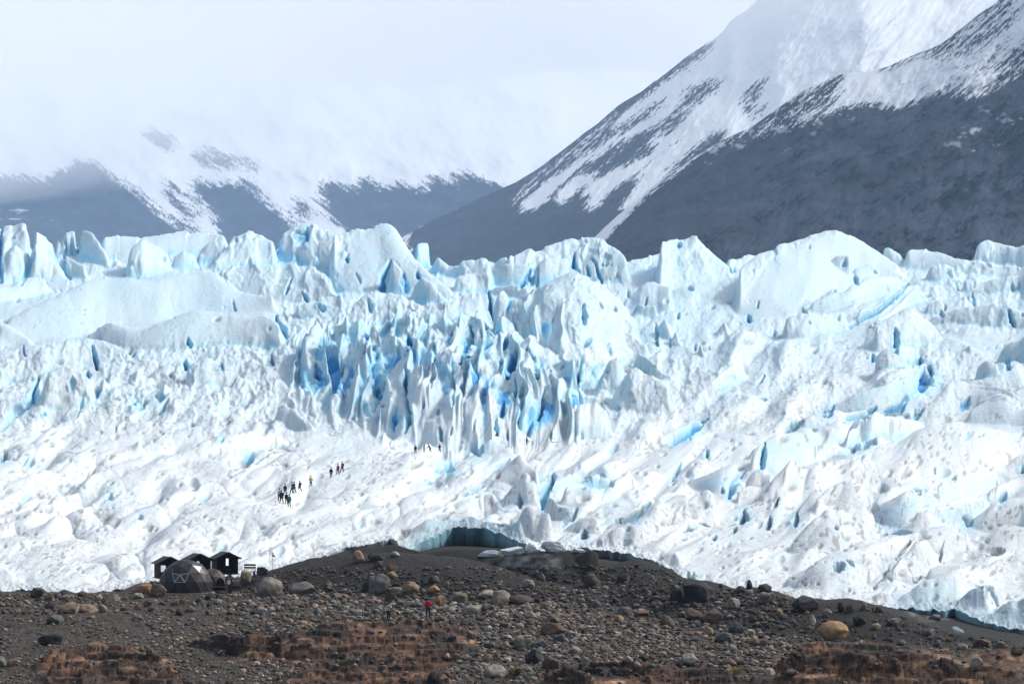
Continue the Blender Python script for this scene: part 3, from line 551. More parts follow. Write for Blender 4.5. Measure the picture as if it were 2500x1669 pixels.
# blue crevasses: (window, points, half width in window pixels, depth in metres, blueness)
SLOTS = [
 ('R3', [(5,150),(0,350),(10,500)], 12, 3, .9), ('R3', [(220,350),(190,430),(150,520)], 22, 1.2, .6), ('R3', [(435,250),(432,330)], 9, 3, .9), ('R3', [(522,170),(515,250),(530,310)], 15, 4, 1), ('R3', [(480,230),(490,330)], 18, 1.5, .5),
 ('R3', [(430,340),(420,420),(470,490)], 16, 2, .6), ('R3', [(1105,340),(1105,380)], 10, 2, .8), ('R3', [(2000,190),(2060,170),(2065,240),(2030,270)], 22, 3, .8), ('R3', [(1990,230),(2050,220)], 40, 1, .5),
 ('R3', [(1960,490),(1930,600)], 12, 3, .9), ('R3', [(2040,590),(2070,650)], 12, 3, .9), ('R3', [(2150,680),(2180,710)], 22, 2.5, .8), ('R3', [(1570,640),(1590,725)], 7, 2.5, .85), ('R3', [(1870,755),(1900,810),(1940,890)], 14, 3.5, 1),
 ('R3', [(1265,900),(1280,960)], 16, 2.5, .9), ('R3', [(160,950),(165,1020)], 9, 2.5, .9), ('R3', [(630,950),(650,1100)], 16, 3, .8), ('R3', [(890,1000),(900,1020)], 14, 1.5, .7), ('R3', [(1240,1060),(1265,1100)], 24, 2.5, .9), ('R3', [(1490,1070),(1505,1130)], 12, 2, .8),
 ('R3', [(255,1180),(230,1280),(150,1380)], 26, 3, .8), ('R3', [(660,1220),(650,1300)], 18, 2, .6), ('R3', [(1105,1270),(1060,1310)], 30, 1.6, .6), ('R3', [(900,1330),(960,1350)], 46, 1.2, .5), ('R3', [(1830,1000),(1845,1080)], 12, 2.5, .8),
 ('R3', [(2130,1080),(2150,1160)], 24, 4, .9), ('R3', [(2230,940),(2240,1080),(2270,1220)], 40, 4.5, 1), ('R3', [(2000,1000),(2010,1090)], 22, 2, .6), ('R3', [(2310,1040),(2290,1180)], 22, 4, .9), ('R3', [(590,1110),(595,1150)], 14, 2, .8), ('R3', [(480,1170),(490,1220)], 26, 1, .4),
 ('R4', [(125,320),(125,370)], 8, 2.5, .9), ('R4', [(390,370),(360,440),(350,520)], 24, 3, .9), ('R4', [(480,440),(500,550)], 22, 3, .85), ('R4', [(565,420),(585,475)], 12, 3, 1), ('R4', [(180,440),(210,500)], 10, 2, .6), ('R4', [(265,610),(270,680)], 16, 2, .5),
 ('R4', [(1290,420),(1270,470),(1240,520)], 14, 3, .9), ('R4', [(1345,420),(1330,510)], 8, 2, .8), ('R4', [(1575,330),(1565,380),(1590,425)], 16, 3.5, 1), ('R4', [(1690,340),(1720,420),(1745,490)], 10, 3, .85), ('R4', [(1650,380),(1670,450)], 14, 2, .7),
 ('R4', [(1025,570),(1040,650),(1058,720)], 15, 4.5, 1), ('R4', [(1640,640),(1640,750)], 14, 3.5, 1), ('R4', [(1740,620),(1750,660)], 8, 2, .8), ('R4', [(1835,640),(1840,680)], 8, 2, .9), ('R4', [(1430,720),(1430,760)], 10, 1.5, .7), ('R4', [(1210,740),(1205,770)], 10, 1.5, .7),
 ('R4', [(1915,540),(1915,590)], 9, 2, .7), ('R4', [(2030,590),(2025,640)], 10, 2, .7), ('R4', [(1975,650),(1955,680)], 9, 2, .8),
 ('R4', [(20,900),(40,1040),(55,1160)], 46, 4, .75), ('R4', [(85,950),(80,1010)], 12, 3, .8), ('R4', [(295,930),(310,1060),(335,1150)], 36, 6, 1), ('R4', [(300,1150),(320,1220),(310,1280)], 18, 4, .9), ('R4', [(518,850),(510,900),(500,960)], 15, 4, 1),
 ('R4', [(500,1030),(498,1120),(490,1200)], 15, 5, 1), ('R4', [(500,1250),(515,1340),(500,1420)], 18, 4.5, .95), ('R4', [(685,900),(683,985)], 12, 4, 1), ('R4', [(697,1000),(700,1060)], 9, 3, .9), ('R4', [(665,1080),(670,1150)], 8, 3, .8), ('R4', [(795,990),(785,1080),(800,1160)], 20, 4, .8),
 ('R4', [(905,780),(895,900),(885,1070)], 17, 6, 1), ('R4', [(1050,840),(1040,890),(1025,945)], 15, 5, .95), ('R4', [(1145,850),(1140,930)], 18, 4, .85), ('R4', [(1105,970),(1105,1070)], 16, 4.5, .9), ('R4', [(1195,940),(1180,1020),(1160,1080)], 26, 4, .8),
 ('R4', [(1280,920),(1320,970),(1325,1060),(1335,1100)], 12, 3.5, .95), ('R4', [(1420,1040),(1418,1095)], 8, 2, .9), ('R4', [(1500,1010),(1500,1060)], 7, 2, .8), ('R4', [(1615,1020),(1590,1110),(1570,1195)], 22, 4.5, .95), ('R4', [(1640,950),(1630,1010)], 10, 2, .7),
 ('R4', [(970,1050),(955,1120)], 14, 4, .85), ('R4', [(1060,1130),(1055,1200)], 12, 3.5, .85), ('R4', [(1190,1140),(1180,1240)], 18, 4, .8), ('R4', [(1245,1180),(1235,1300),(1230,1400)], 22, 5, .95), ('R4', [(1385,1190),(1380,1280),(1350,1360)], 13, 4, .9), ('R4', [(1130,1260),(1110,1340)], 20, 3, .7),
 ('R4', [(1085,1360),(1075,1460)], 11, 4, .95), ('R4', [(935,1370),(935,1440)], 8, 3, .95), ('R4', [(1150,1420),(1148,1490)], 10, 3, .9), ('R4', [(1300,1390),(1290,1470)], 16, 3, .7), ('R4', [(1420,1440),(1420,1500)], 10, 3, .7), ('R4', [(1475,1480),(1475,1510)], 9, 2, .9), ('R4', [(1620,1450),(1622,1490)], 8, 2, .7),
 ('R4', [(420,1350),(425,1450)], 8, 2.5, .8), ('R4', [(610,1250),(615,1290)], 8, 2.5, .7), ('R4', [(710,1420),(720,1500)], 14, 3, .7), ('R4', [(790,1400),(785,1470)], 8, 2.5, .8), ('R4', [(700,1290),(705,1340)], 9, 3, .7), ('R4', [(800,1180),(800,1270)], 12, 3.5, .85), ('R4', [(875,1090),(860,1210)], 15, 3, .6), ('R4', [(760,1190),(760,1220)], 7, 2, .8),
 ('R4', [(1030,1130),(1000,1210)], 8, 2.5, .7), ('R4', [(230,1260),(225,1320)], 14, 2.5, .5), ('R4', [(340,1290),(310,1390)], 14, 2.5, .5), ('R4', [(1815,910),(1820,970)], 9, 2.5, .85), ('R4', [(400,830),(410,880)], 9, 2.5, .7), ('R4', [(240,820),(255,860)], 12, 2, .6), ('R4', [(790,820),(795,850)], 9, 2, .7), ('R4', [(1780,1230),(1775,1280)], 8, 2.5, .5), ('R4', [(1690,850),(1640,900)], 12, 2, .5),
 ('R4', [(640,720),(640,790)], 6, 2.5, .7), ('R4', [(655,820),(660,860)], 7, 2.5, .8), ('R4', [(985,810),(990,850)], 8, 2.5, .8),
 ('R5', [(150,240),(165,270)], 16, 2, .8), ('R5', [(480,410),(490,435)], 10, 2, .9), ('R5', [(505,390),(510,420)], 8, 2, .8), ('R5', [(975,245),(970,275)], 7, 2, .9), ('R5', [(200,520),(235,540)], 14, 2, .6), ('R5', [(1385,405),(1405,440)], 10, 3, 1), ('R5', [(1275,450),(1280,505)], 14, 2.5, .8), ('R5', [(1200,350),(1200,390)], 18, 1.5, .5),
 ('R5', [(1140,540),(1150,555)], 10, 1.5, .9), ('R5', [(1480,505),(1482,540)], 8, 2, .8), ('R5', [(1590,520),(1500,610),(1380,690),(1260,770)], 18, 3, .75), ('R5', [(1170,700),(1170,740)], 10, 2, .8), ('R5', [(660,620),(655,655)], 10, 2, .8), ('R5', [(590,710),(600,740)], 20, 2, .9), ('R5', [(1875,400),(1890,450)], 16, 2, .6),
 ('R5', [(1920,490),(1925,540)], 10, 2, .6), ('R5', [(2030,490),(2035,525)], 10, 2, .7), ('R5', [(2020,570),(2032,640)], 12, 3, .9), ('R5', [(2275,500),(2280,545)], 12, 2, .6), ('R5', [(2250,680),(2270,730),(2285,765)], 15, 3.5, .95), ('R5', [(2335,690),(2345,705)], 12, 2, .8), ('R5', [(1820,680),(1830,715)], 14, 2, .6), ('R5', [(1850,630),(1855,670)], 10, 2, .6),
 ('R5', [(1530,800),(1540,860),(1540,930)], 22, 4, .95), ('R5', [(1690,960),(1675,1020)], 16, 2.5, .7), ('R5', [(1380,960),(1385,1000)], 18, 2, .6), ('R5', [(1740,1050),(1740,1110),(1700,1160)], 42, 3.5, 1), ('R5', [(1600,1250),(1550,1310),(1480,1320)], 26, 2, .7), ('R5', [(1130,1280),(1100,1340)], 20, 2.5, .9), ('R5', [(1050,1320),(1090,1335)], 22, 1.5, .7),
 ('R5', [(690,1090),(640,1160)], 12, 2, .6), ('R5', [(660,1230),(700,1240)], 12, 1.5, .6), ('R5', [(315,1375),(250,1420),(130,1510)], 26, 2.4, .8), ('R5', [(930,1380),(850,1440)], 24, 1.6, .7), ('R5', [(1400,1300),(1340,1340),(1240,1360)], 20, 1.5, .6), ('R5', [(1360,1510),(1290,1550)], 24, 1.4, .6), ('R5', [(2000,1230),(1950,1300)], 26, 1.2, .3), ('R5', [(2250,1000),(2240,1040)], 26, 2, .6),
 ('R5', [(1690,1310),(1650,1340)], 30, 2, .6), ('R5', [(260,880),(258,930)], 8, 2.5, .8), ('R5', [(5,770),(10,900)], 12, 2.5, .7), ('R5', [(100,850),(95,900)], 10, 2, .6), ('R5', [(350,900),(355,925)], 9, 2, .8), ('R5', [(980,740),(985,760)], 10, 1.5, .5), ('R5', [(150,680),(150,720)], 12, 2, .5), ('R5', [(760,800),(765,830)], 12, 1.5, .5), ('R5', [(940,660),(960,690)], 12, 2, .6),
 ('B3', [(695,230),(690,300),(680,360)], 16, 3, .8), ('B3', [(560,400),(500,480),(470,550)], 18, 2, .7), ('B3', [(425,500),(430,530)], 12, 2, .7), ('B3', [(330,260),(325,300)], 14, 2, .6), ('B3', [(565,640),(560,710)], 26, 3.5, .65), ('B3', [(900,660),(890,740)], 22, 3.5, .7), ('B3', [(730,680),(715,750)], 22, 2, .25), ('B3', [(780,570),(760,620)], 18, 1.5, .3), ('B3', [(510,750),(500,780)], 16, 2, .4), ('B3', [(380,800),(375,830)], 16, 1.5, .35),
 ('B3', [(1190,270),(1250,250),(1380,210)], 26, 2, .5), ('B3', [(1980,700),(2000,720)], 30, 2, .7), ('B3', [(2240,530),(2200,580)], 22, 2, .6), ('B3', [(2340,370),(2349,390)], 20, 2, .8), ('B3', [(1660,500),(1680,520)], 24, 1.5, .5), ('B3', [(1160,990),(1180,1000)], 34, 2, .35), ('B3', [(1230,960),(1270,985)], 16, 1.5, .4), ('B3', [(1600,870),(1500,1010),(1400,1110)], 10, 2.5, .2), ('B3', [(1820,910),(1810,970)], 9, 2, .15), ('B3', [(1150,740),(1160,755)], 14, 1, .3),
 ('B3', [(2140,1140),(2180,1240)], 12, 1.5, .2), ('B3', [(1690,1060),(1640,1090)], 18, 1.5, .2), ('B3', [(1450,790),(1620,780)], 14, 1.2, .4), ('B3', [(130,460),(100,480)], 12, 1, .4), ('B3', [(190,775),(240,750)], 14, 1.2, .3), ('B3', [(280,720),(340,740)], 10, 1.2, .1), ('B3', [(230,1050),(215,1070)], 34, 1.6, .25), ('B3', [(2050,1130),(2150,1140)], 12, 1.2, .3), ('B3', [(1910,420),(1900,440)], 14, 1.5, .3), ('B3', [(1780,370),(1785,400)], 10, 1.5, .5),
 ('B2', [(1375,600),(1400,480),(1430,430)], 34, 2, .6), ('B2', [(1600,450),(1800,470)], 46, 1, .5), ('B2', [(1500,740),(1580,640)], 24, 2, .5), ('B2', [(1220,540),(1220,620)], 20, 1.6, .5), ('B2', [(760,350),(770,380)], 30, 1.2, .6), ('B2', [(690,400),(720,380)], 24, 1, .5), ('B2', [(860,540),(980,490)], 24, 1.2, .35), ('B2', [(1050,380),(1150,320)], 20, 1.4, .4), ('B2', [(620,450),(660,460)], 18, 1, .4), ('B2', [(2250,340),(2200,450)], 14, 1.6, .5), ('B2', [(2040,610),(1960,690),(1860,710)], 24, 1.5, .4), ('B2', [(920,280),(980,240)], 36, 1.6, .6), ('B2', [(1640,770),(1630,820)], 24, 2, .4),
 ('B1', [(1660,460),(1700,440)], 26, 1.4, .6), ('B1', [(1500,320),(1490,345)], 16, 1.2, .7), ('B1', [(780,240),(775,280)], 8, 1.2, .7), ('B1', [(295,160),(300,170)], 16, 1.2, .7), ('B1', [(0,490),(40,440)], 30, 1.4, .4), ('B1', [(730,710),(740,725)], 26, 1, .4), ('B1', [(1290,230),(1300,250)], 12, 1.2, .3), ('B1', [(930,860),(950,870)], 20, 1, .3), ('B1', [(20,250),(100,150),(230,20)], 40, 1.4, .4), ('B1', [(520,190),(560,60)], 10, 1.4, .1), ('B1', [(1130,80),(1080,160)], 24, 1.2, .4), ('B1', [(900,100),(950,90)], 50, .8, .4), ('B1', [(200,470),(200,500)], 30, 1.2, .3),
]
for sl_ in SLOTS: carve(*sl_)

# ---- sculpted relief of the faces, along the surface normal
nu_, nv_ = Ug + wuu * 2.5, vs + wvv * 2.5
qa = nu_ * ca - nv_ * sa; qb = nu_ * sa + nv_ * ca
upper = sstep(1120, 1000, vs)
scul = (.7 * BIL * (1 - .9 * low) * (1 - .5 * rgt) * (billow(nu_ / 66, nv_ / 48, 2, 21, .3) - .5) * -9 * (1 - .5 * upper) + DIA * (1 - .85 * np.maximum(low, .7 * rgt)) * (ridged(qa / 190, qb / 40, 2, 22, .35) - .62) * -8
        + low * lft * (ridged(qa / 210, qb / 32, 2, 26, .3) - .62) * -5 + low * lft * fbm(qa / 80, qb / 9, 2, 27) * -1.5 + np.maximum(low, rgt) * (1 - lft) * fbm(rad / 70, phi / .012, 2, 28) * -1.3
        + SER * upper * (np.abs(pn((nu_ + nv_ * .12) / 44, nv_ / 95, 23)) - .25) * 16 + (SER * upper * .6 + .1) * fbm(nu_ / 17, nv_ / 22, 2, 24) * -3.2 + fbm(nu_ / 9, nv_ / 8, 2, 25) * .35)
def facets(x, y, seed, jit_=.85):
    x = x + 900; y = y + 900; ix = np.floor(x).astype(np.int32); iy = np.floor(y).astype(np.int32)
    f1 = np.full(x.shape, 9, f32); h_ = np.zeros(x.shape, f32)
    for ox in (-1, 0, 1):
        for oy in (-1, 0, 1):
            cx = ix + ox; cy = iy + oy
            h = _perm[(_perm[(cx + seed) & 255] + cy) & 255]; h2 = _perm[(h + 57) & 255]
            dx = x - (cx + .5 + jit_ * (h / 255. - .5)); dy = y - (cy + .5 + jit_ * (h2 / 255. - .5))
            d = dx * dx + dy * dy; near_ = d < f1
            h_ = np.where(near_, _gx[h] * dx + _gy[h2] * dy * .5 + (h2 / 255. - .5) * .5, h_); f1 = np.where(near_, d, f1)
    return h_.astype(f32)
fz = (1 - .5 * rgt * sstep(640, 720, vs)) * np.maximum(SER * upper, .25 * upper) * (1 - .2 * FALL)
scul += fz * (1 + .9 * sstep(720, 640, vs)) * (facets((nu_ + nv_ * .1) / 40, nv_ / 56, 31) * 9 + facets(nu_ / 19, nv_ / 24, 32) * 3)
disp = np.maximum(disp, 0) + np.where(vis, scul, 0) * ROUGH * .55 * edgefade * Yg / F
# ---- melt pits, scattered where the photograph has them
PD = region([[.1,.1,.1,.1,.1,.2],[.1,.2,.2,.2,.1,.5],[.1,.2,.3,.3,.4,.8],[.6,.8,.3,.5,.9,.9],[.9,.9,.2,.8,1,.8],[.9,.9,.1,.7,1,.9],[.9,.9,.7,.7,1,1],[.9,.9,.8,.9,1,1],[.8,.8,.7,.7,1,1],[.6,.7,.5,.5,.9,1]])
npit = 0
for q in range(7600):
    u = RNG.uniform(-30, 2530); v = RNG.uniform(640, 1500)
    j = int(np.searchsorted(GU, u)); colv = vs[:, j]
    ok = np.nonzero(vis[:, j] & (np.abs(colv - v) < 2))[0]
    if len(ok) == 0: continue
    r = ok[0]
    if RNG.uniform() > PD[r, j] * ROUGH[r, j] ** .6 * .62: continue
    if pn(u / 60, v / 35, 19) + RNG.uniform(-.5, .5) < 0: continue
    sz = RNG.uniform(1.8, 4.2) * (1 + 1.1 * (RNG.uniform() > .86)) * (.75 + .45 * (v > 1050))
    el = RNG.uniform(1.1, 2.2); an = -th + RNG.uniform(-.4, .5)
    m = sz * el * 2
    j0, j1 = np.searchsorted(GU, u - m), np.searchsorted(GU, u + m)
    rr = np.nonzero((np.abs(vs[max(0, r - 260):r + 260, j] - v) < m) & vis[max(0, r - 260):r + 260, j])[0]
    if len(rr) == 0: continue
    rr = rr + max(0, r - 260)
    sl = (slice(rr[0], rr[-1] + 1), slice(j0, j1))
    ddx, ddy = Ug[sl] - u, vs[sl] - v
    a = (ddx * math.cos(an) + ddy * math.sin(an)) / (sz * el); b = (-ddx * math.sin(an) + ddy * math.cos(an)) / sz
    d = np.sqrt(a * a + b * b)
    mk = np.where(vis[sl], np.clip(1 - d * d * .7, 0, 1), 0)
    dep = sz * Yg[r, j] / F * RNG.uniform(.5, 1.5)
    disp[sl] += mk * dep
    if RNG.uniform() < .75: DIRT[sl] = np.maximum(DIRT[sl], sstep(.35, .95, mk) * RNG.uniform(.15, .75))
    else: BLUE[sl] = np.maximum(BLUE[sl], mk * RNG.uniform(.1, .4))
    npit += 1
disp = blur(disp, 1, 1)
Xg = Xg - NXb * disp; Yg2 = Yg - NYb * disp; Zg = Zg - NZb * disp

# ---- colour of the ice: white weathered crust on the open tops, bare blue ice on the steep and broken faces, silt in streaks
NX, NY, NZ = normals(Xg, Yg2, Zg)
conc = blur(blur(Zg, 22, 0), 14, 1) - Zg
conc2 = blur(blur(Zg, 8, 0), 5, 1) - Zg
BLREG = region([[.6,.5,.8,.8,.3,.3],[.5,.5,.8,.6,.2,.3],[.1,.3,.5,.4,.3,.4],[.3,.4,.7,.45,.3,.5],[.5,.35,.7,.45,.45,.55],[.3,.3,.35,.25,.55,.55],[.1,.12,.25,.3,.45,.5],[.05,.06,.15,.35,.4,.45],[0,0,.15,.25,.25,.35],[0,0,.15,.15,.15,.25]])
steep = sstep(.75, .25, blur(NZ, 2, 0))
GUL = FALL * sstep(.62, .30, fin * brk) * (.55 + .6 * sstep(-.3, .3, fbm(Ug / 45, vb / 40, 2, 180)))
BLUE = np.maximum(BLUE, np.clip(GUL, 0, .92) * sstep(1075, 1030, vs))
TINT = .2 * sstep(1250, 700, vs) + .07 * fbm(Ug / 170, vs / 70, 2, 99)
BLUE = np.maximum(BLUE, FB * (.75 + .5 * fbm(Ug / 40, vs / 30, 2, 100)))
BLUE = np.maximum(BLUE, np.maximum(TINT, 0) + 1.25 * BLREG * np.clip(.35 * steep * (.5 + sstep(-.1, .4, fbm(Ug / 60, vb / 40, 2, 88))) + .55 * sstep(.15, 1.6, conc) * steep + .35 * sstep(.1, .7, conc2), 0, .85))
DREG = region([[.05,.05,.05,.05,.05,.1],[.05,.1,.1,.1,.1,.4],[.05,.15,.15,.2,.3,.7],[.5,.7,.2,.6,.5,.6],[.5,.7,.35,1,.6,.45],[.5,.5,.3,.8,.7,.4],[.6,.6,.3,.4,.5,.5],[.7,.7,.5,.8,.6,.6],[.8,.8,.8,.7,.6,.7],[.8,.8,.9,.6,.6,.7]])
st = (lft * fbm(pa / 80, pb / 11, 3, 95) + (1 - lft) * fbm(rad / 80, phi / .014, 3, 94)) * .7 + fbm(Ug / 9, vb / 6, 2, 96) * .5
DIRT = np.maximum(DIRT, DREG * sstep(.05, .55, st + .25 * sstep(.05, .5, conc2)) * .5)
lobe = np.exp(-((Ug - 1010) / 34) ** 2 - ((vb - 1308) / 34) ** 2)
gul = low * lft * sstep(.45, .95, swell(tl1, pa / 200, 163)) * sstep(-.15, .45, fbm(Ug / 45, vb / 30, 3, 165))
DIRT = np.maximum(DIRT, gul * .4)
spk = np.where(lft > .5, fbm(pa / 15, pb / 5.5, 2, 166, .6), fbm(rad / 15, phi / .006, 2, 167, .6)); clu = fbm(pa / 120, pb / 42, 3, 168)
DIRT = np.maximum(DIRT, np.maximum(low, .7 * rgt * sstep(760, 860, vb)) * .62 * sstep(.36, .62, spk + .75 * clu + .12 * gul))
DIRT = np.maximum(DIRT, lobe * (.45 + .3 * fbm(pa / 30, pb / 5, 2, 97)))
DIRT = np.maximum(DIRT, .5 * sstep(16, 0, ve[None, :] - vb) * sstep(-.2, .3, fbm(Ug / 24, vb / 24, 2, 98)))
cv_ = I(GU, CAVE)[None, :]; eb = ve[None, :] - vb
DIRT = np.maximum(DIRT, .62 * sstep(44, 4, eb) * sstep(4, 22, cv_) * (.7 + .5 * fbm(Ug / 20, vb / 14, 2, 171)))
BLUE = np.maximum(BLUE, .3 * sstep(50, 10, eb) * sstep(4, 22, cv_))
Zg += Yg / F * sstep(26, 0, eb) * (fbm(Ug / 16, vb / 10, 3, 172, .6) * 8)
vs2 = rows(Zg, Yg2)

# ---- underside of the front: from the rim back and down to the ground
cave = I(GU, CAVE).astype(f32)
ye, ze, xe = Yg2[0], Zg[0], Xg[0]
under = []
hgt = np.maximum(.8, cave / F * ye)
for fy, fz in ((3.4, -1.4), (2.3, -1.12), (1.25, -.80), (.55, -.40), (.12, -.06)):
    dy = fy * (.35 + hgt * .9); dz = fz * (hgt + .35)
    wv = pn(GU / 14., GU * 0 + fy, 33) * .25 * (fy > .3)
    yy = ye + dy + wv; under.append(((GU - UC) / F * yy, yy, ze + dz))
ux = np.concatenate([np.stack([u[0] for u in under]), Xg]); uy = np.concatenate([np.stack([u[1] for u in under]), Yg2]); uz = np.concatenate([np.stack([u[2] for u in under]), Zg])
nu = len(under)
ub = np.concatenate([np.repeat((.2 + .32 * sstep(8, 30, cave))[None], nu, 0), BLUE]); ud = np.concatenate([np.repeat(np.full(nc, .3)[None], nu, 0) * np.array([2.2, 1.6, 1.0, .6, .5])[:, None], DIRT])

t = NT('glacier_ice', .55, .25)
nz = t.noise(.9, 6, .65); nf = t.noise(5., 4, .7)
blue = t.math('ADD', t.attr('blue'), t.math('MULTIPLY', t.math('SUBTRACT', nz, .5), .25), clamp=True)
c = t.ramp(blue, [(0, (.615, .66, .68)), (.2, (.50, .645, .715)), (.5, (.33, .64, .79)), (.8, (.10, .44, .75)), (1, (.03, .30, .70))])
dfac = t.math('MULTIPLY', t.attr('dirt'), t.math('ADD', .55, t.math('MULTIPLY', nf, .9)), clamp=True)
c = t.mix(dfac, c, (.17, .165, .15))
t.color(c)
t.bump(t.math('ADD', t.math('MULTIPLY', nz, .7), t.math('MULTIPLY', nf, .3)), .8, .45)
M_ICE = t.m
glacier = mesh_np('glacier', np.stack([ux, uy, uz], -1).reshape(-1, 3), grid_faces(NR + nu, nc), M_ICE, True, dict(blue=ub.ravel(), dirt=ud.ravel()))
tag(glacier, 'white and blue crevassed glacier filling the middle of the view', kind='structure')
def ice_hit(u, v):
    """point of the ice surface seen at pixel (u, v)"""
    j = int(np.clip(np.searchsorted(GU, u), 0, nc - 1)); k = np.nonzero(vs2[:, j] <= v)[0]
    r = k[0] if len(k) else 0
    return Vector((float(Xg[r, j]), float(Yg2[r, j]), float(Zg[r, j])))
# ---------------------------------------------------------------- shore: depth of the ground by nominal row
_G = [(1990, 150), (1760, 205), (1669, 226), (1600, 243), (1540, 262), (1500, 275), (1440, 305), (1400, 318), (1350, 335), (1300, 352), (1240, 380)]
_Gv = np.array([g[0] for g in _G][::-1], float); _Gd = np.array([g[1] for g in _G][::-1], float)
def DG(v): return np.interp(v, _Gv, _Gd)
LU = np.concatenate([np.arange(-900, -40, 14.), np.arange(-40, 2540, 1.9), np.arange(2540, 3400, 14.)])
ncl = len(LU)
lrow = np.concatenate([np.arange(1990, 1700, -6.), np.arange(1700, 1240, -.8)])
lv = np.broadcast_to(lrow[:, None], (len(lrow), ncl)).astype(f32)
Lu = np.broadcast_to(LU[None, :], lv.shape).astype(f32)
Ly = DG(lv).astype(f32); Lx = ((Lu - UC) / F * Ly).astype(f32)
# the ground levels off where the ice begins
vend = np.minimum(gsm(I(LU, ICE_EDGE), 10), 1560) + gsm(I(LU, CAVE), 4) + 3
vend = np.maximum(vend, I(LU, [(-900,1455),(300,1452),(360,1425),(460,1416),(600,1408),(700,1385),(850,1345),(980,1345),(1100,1340),(1300,1345),(1640,1395),(1700,1430),(1900,1460),(2150,1490),(2300,1540),(2500,1572),(3400,1580)]))
ye_ = DG(vend); zend = ZC + (VH - vend) / F * ye_
Lz = np.where(Ly < ye_[None, :], ZC + (VH - lv) / F * Ly, zend[None, :] - .01 * (Ly - ye_[None, :])).astype(f32)
def lpanel(c, f, **kw): panel(Lz, Ly, LU, DG, c, f, **kw)
MOUNDS = [   # moraine ridges and the dirty ice under the cave, in photo pixels
 ([(560,1425),(600,1408),(640,1399),(700,1377),(780,1360),(860,1352),(960,1347),(1050,1352),(1130,1360),(1200,1378),(1280,1402),(1400,1436),(1470,1462)], [(560,1440),(700,1440),(1000,1460),(1250,1470),(1470,1472)], dict(k=.7, jit=5, bulge=.05)),
 ([(840,1350),(870,1332),(930,1334),(953,1328),(975,1330),(1000,1340),(1040,1345)], [(840,1358),(950,1350),(1040,1350)], dict(k=.6, jit=2, bulge=0)),
 ([(1000,1360),(1040,1346),(1100,1338),(1200,1340),(1280,1346),(1330,1352)], [(1000,1362),(1330,1385)], dict(k=.6, jit=2, bulge=.05)),
 ([(1170,1385),(1230,1352),(1300,1342),(1390,1346),(1440,1338),(1462,1346),(1476,1395)], [(1170,1400),(1350,1425),(1440,1426),(1476,1410)], dict(k=.35, jit=3, bulge=.2, p=1.8)),
 ([(1390,1390),(1410,1356),(1440,1340),(1462,1350),(1470,1410)], [(1390,1415),(1430,1424),(1470,1420)], dict(k=.25, jit=2, bulge=.4)),
 ([(1440,1420),(1500,1375),(1560,1362),(1620,1385),(1660,1405)], [(1440,1425),(1660,1425)], dict(k=.6, jit=2, bulge=.1)),
 ([(1470,1462),(1520,1425),(1570,1398),(1640,1404),(1700,1415),(1760,1420),(1790,1438),(1850,1430),(1900,1444),(1960,1462),(2090,1460),(2150,1482),(2200,1508),(2300,1545),(2360,1570)], [(1470,1470),(1600,1500),(1900,1545),(2100,1570),(2360,1580)], dict(k=.65, jit=5, bulge=.05)),
 ([(260,1455),(300,1440),(345,1418),(390,1402),(480,1398),(560,1402),(620,1412),(660,1440)], [(260,1460),(460,1452),(660,1452)], dict(k=.8, jit=2, bulge=.02)),
 ([(-300,1450),(0,1442),(100,1444),(200,1450),(290,1448)], [(-300,1475),(290,1475)], dict(k=.8, jit=3, bulge=.02)),
 ([(2140,1515),(2200,1512),(2260,1522),(2320,1542),(2400,1560),(2500,1574),(2700,1585)], [(2140,1535),(2700,1615)], dict(k=.7, jit=3, bulge=.02)),
]
for i, (c, f, kw) in enumerate(MOUNDS): lpanel(c, f, seed=900 + i * 5, **kw)
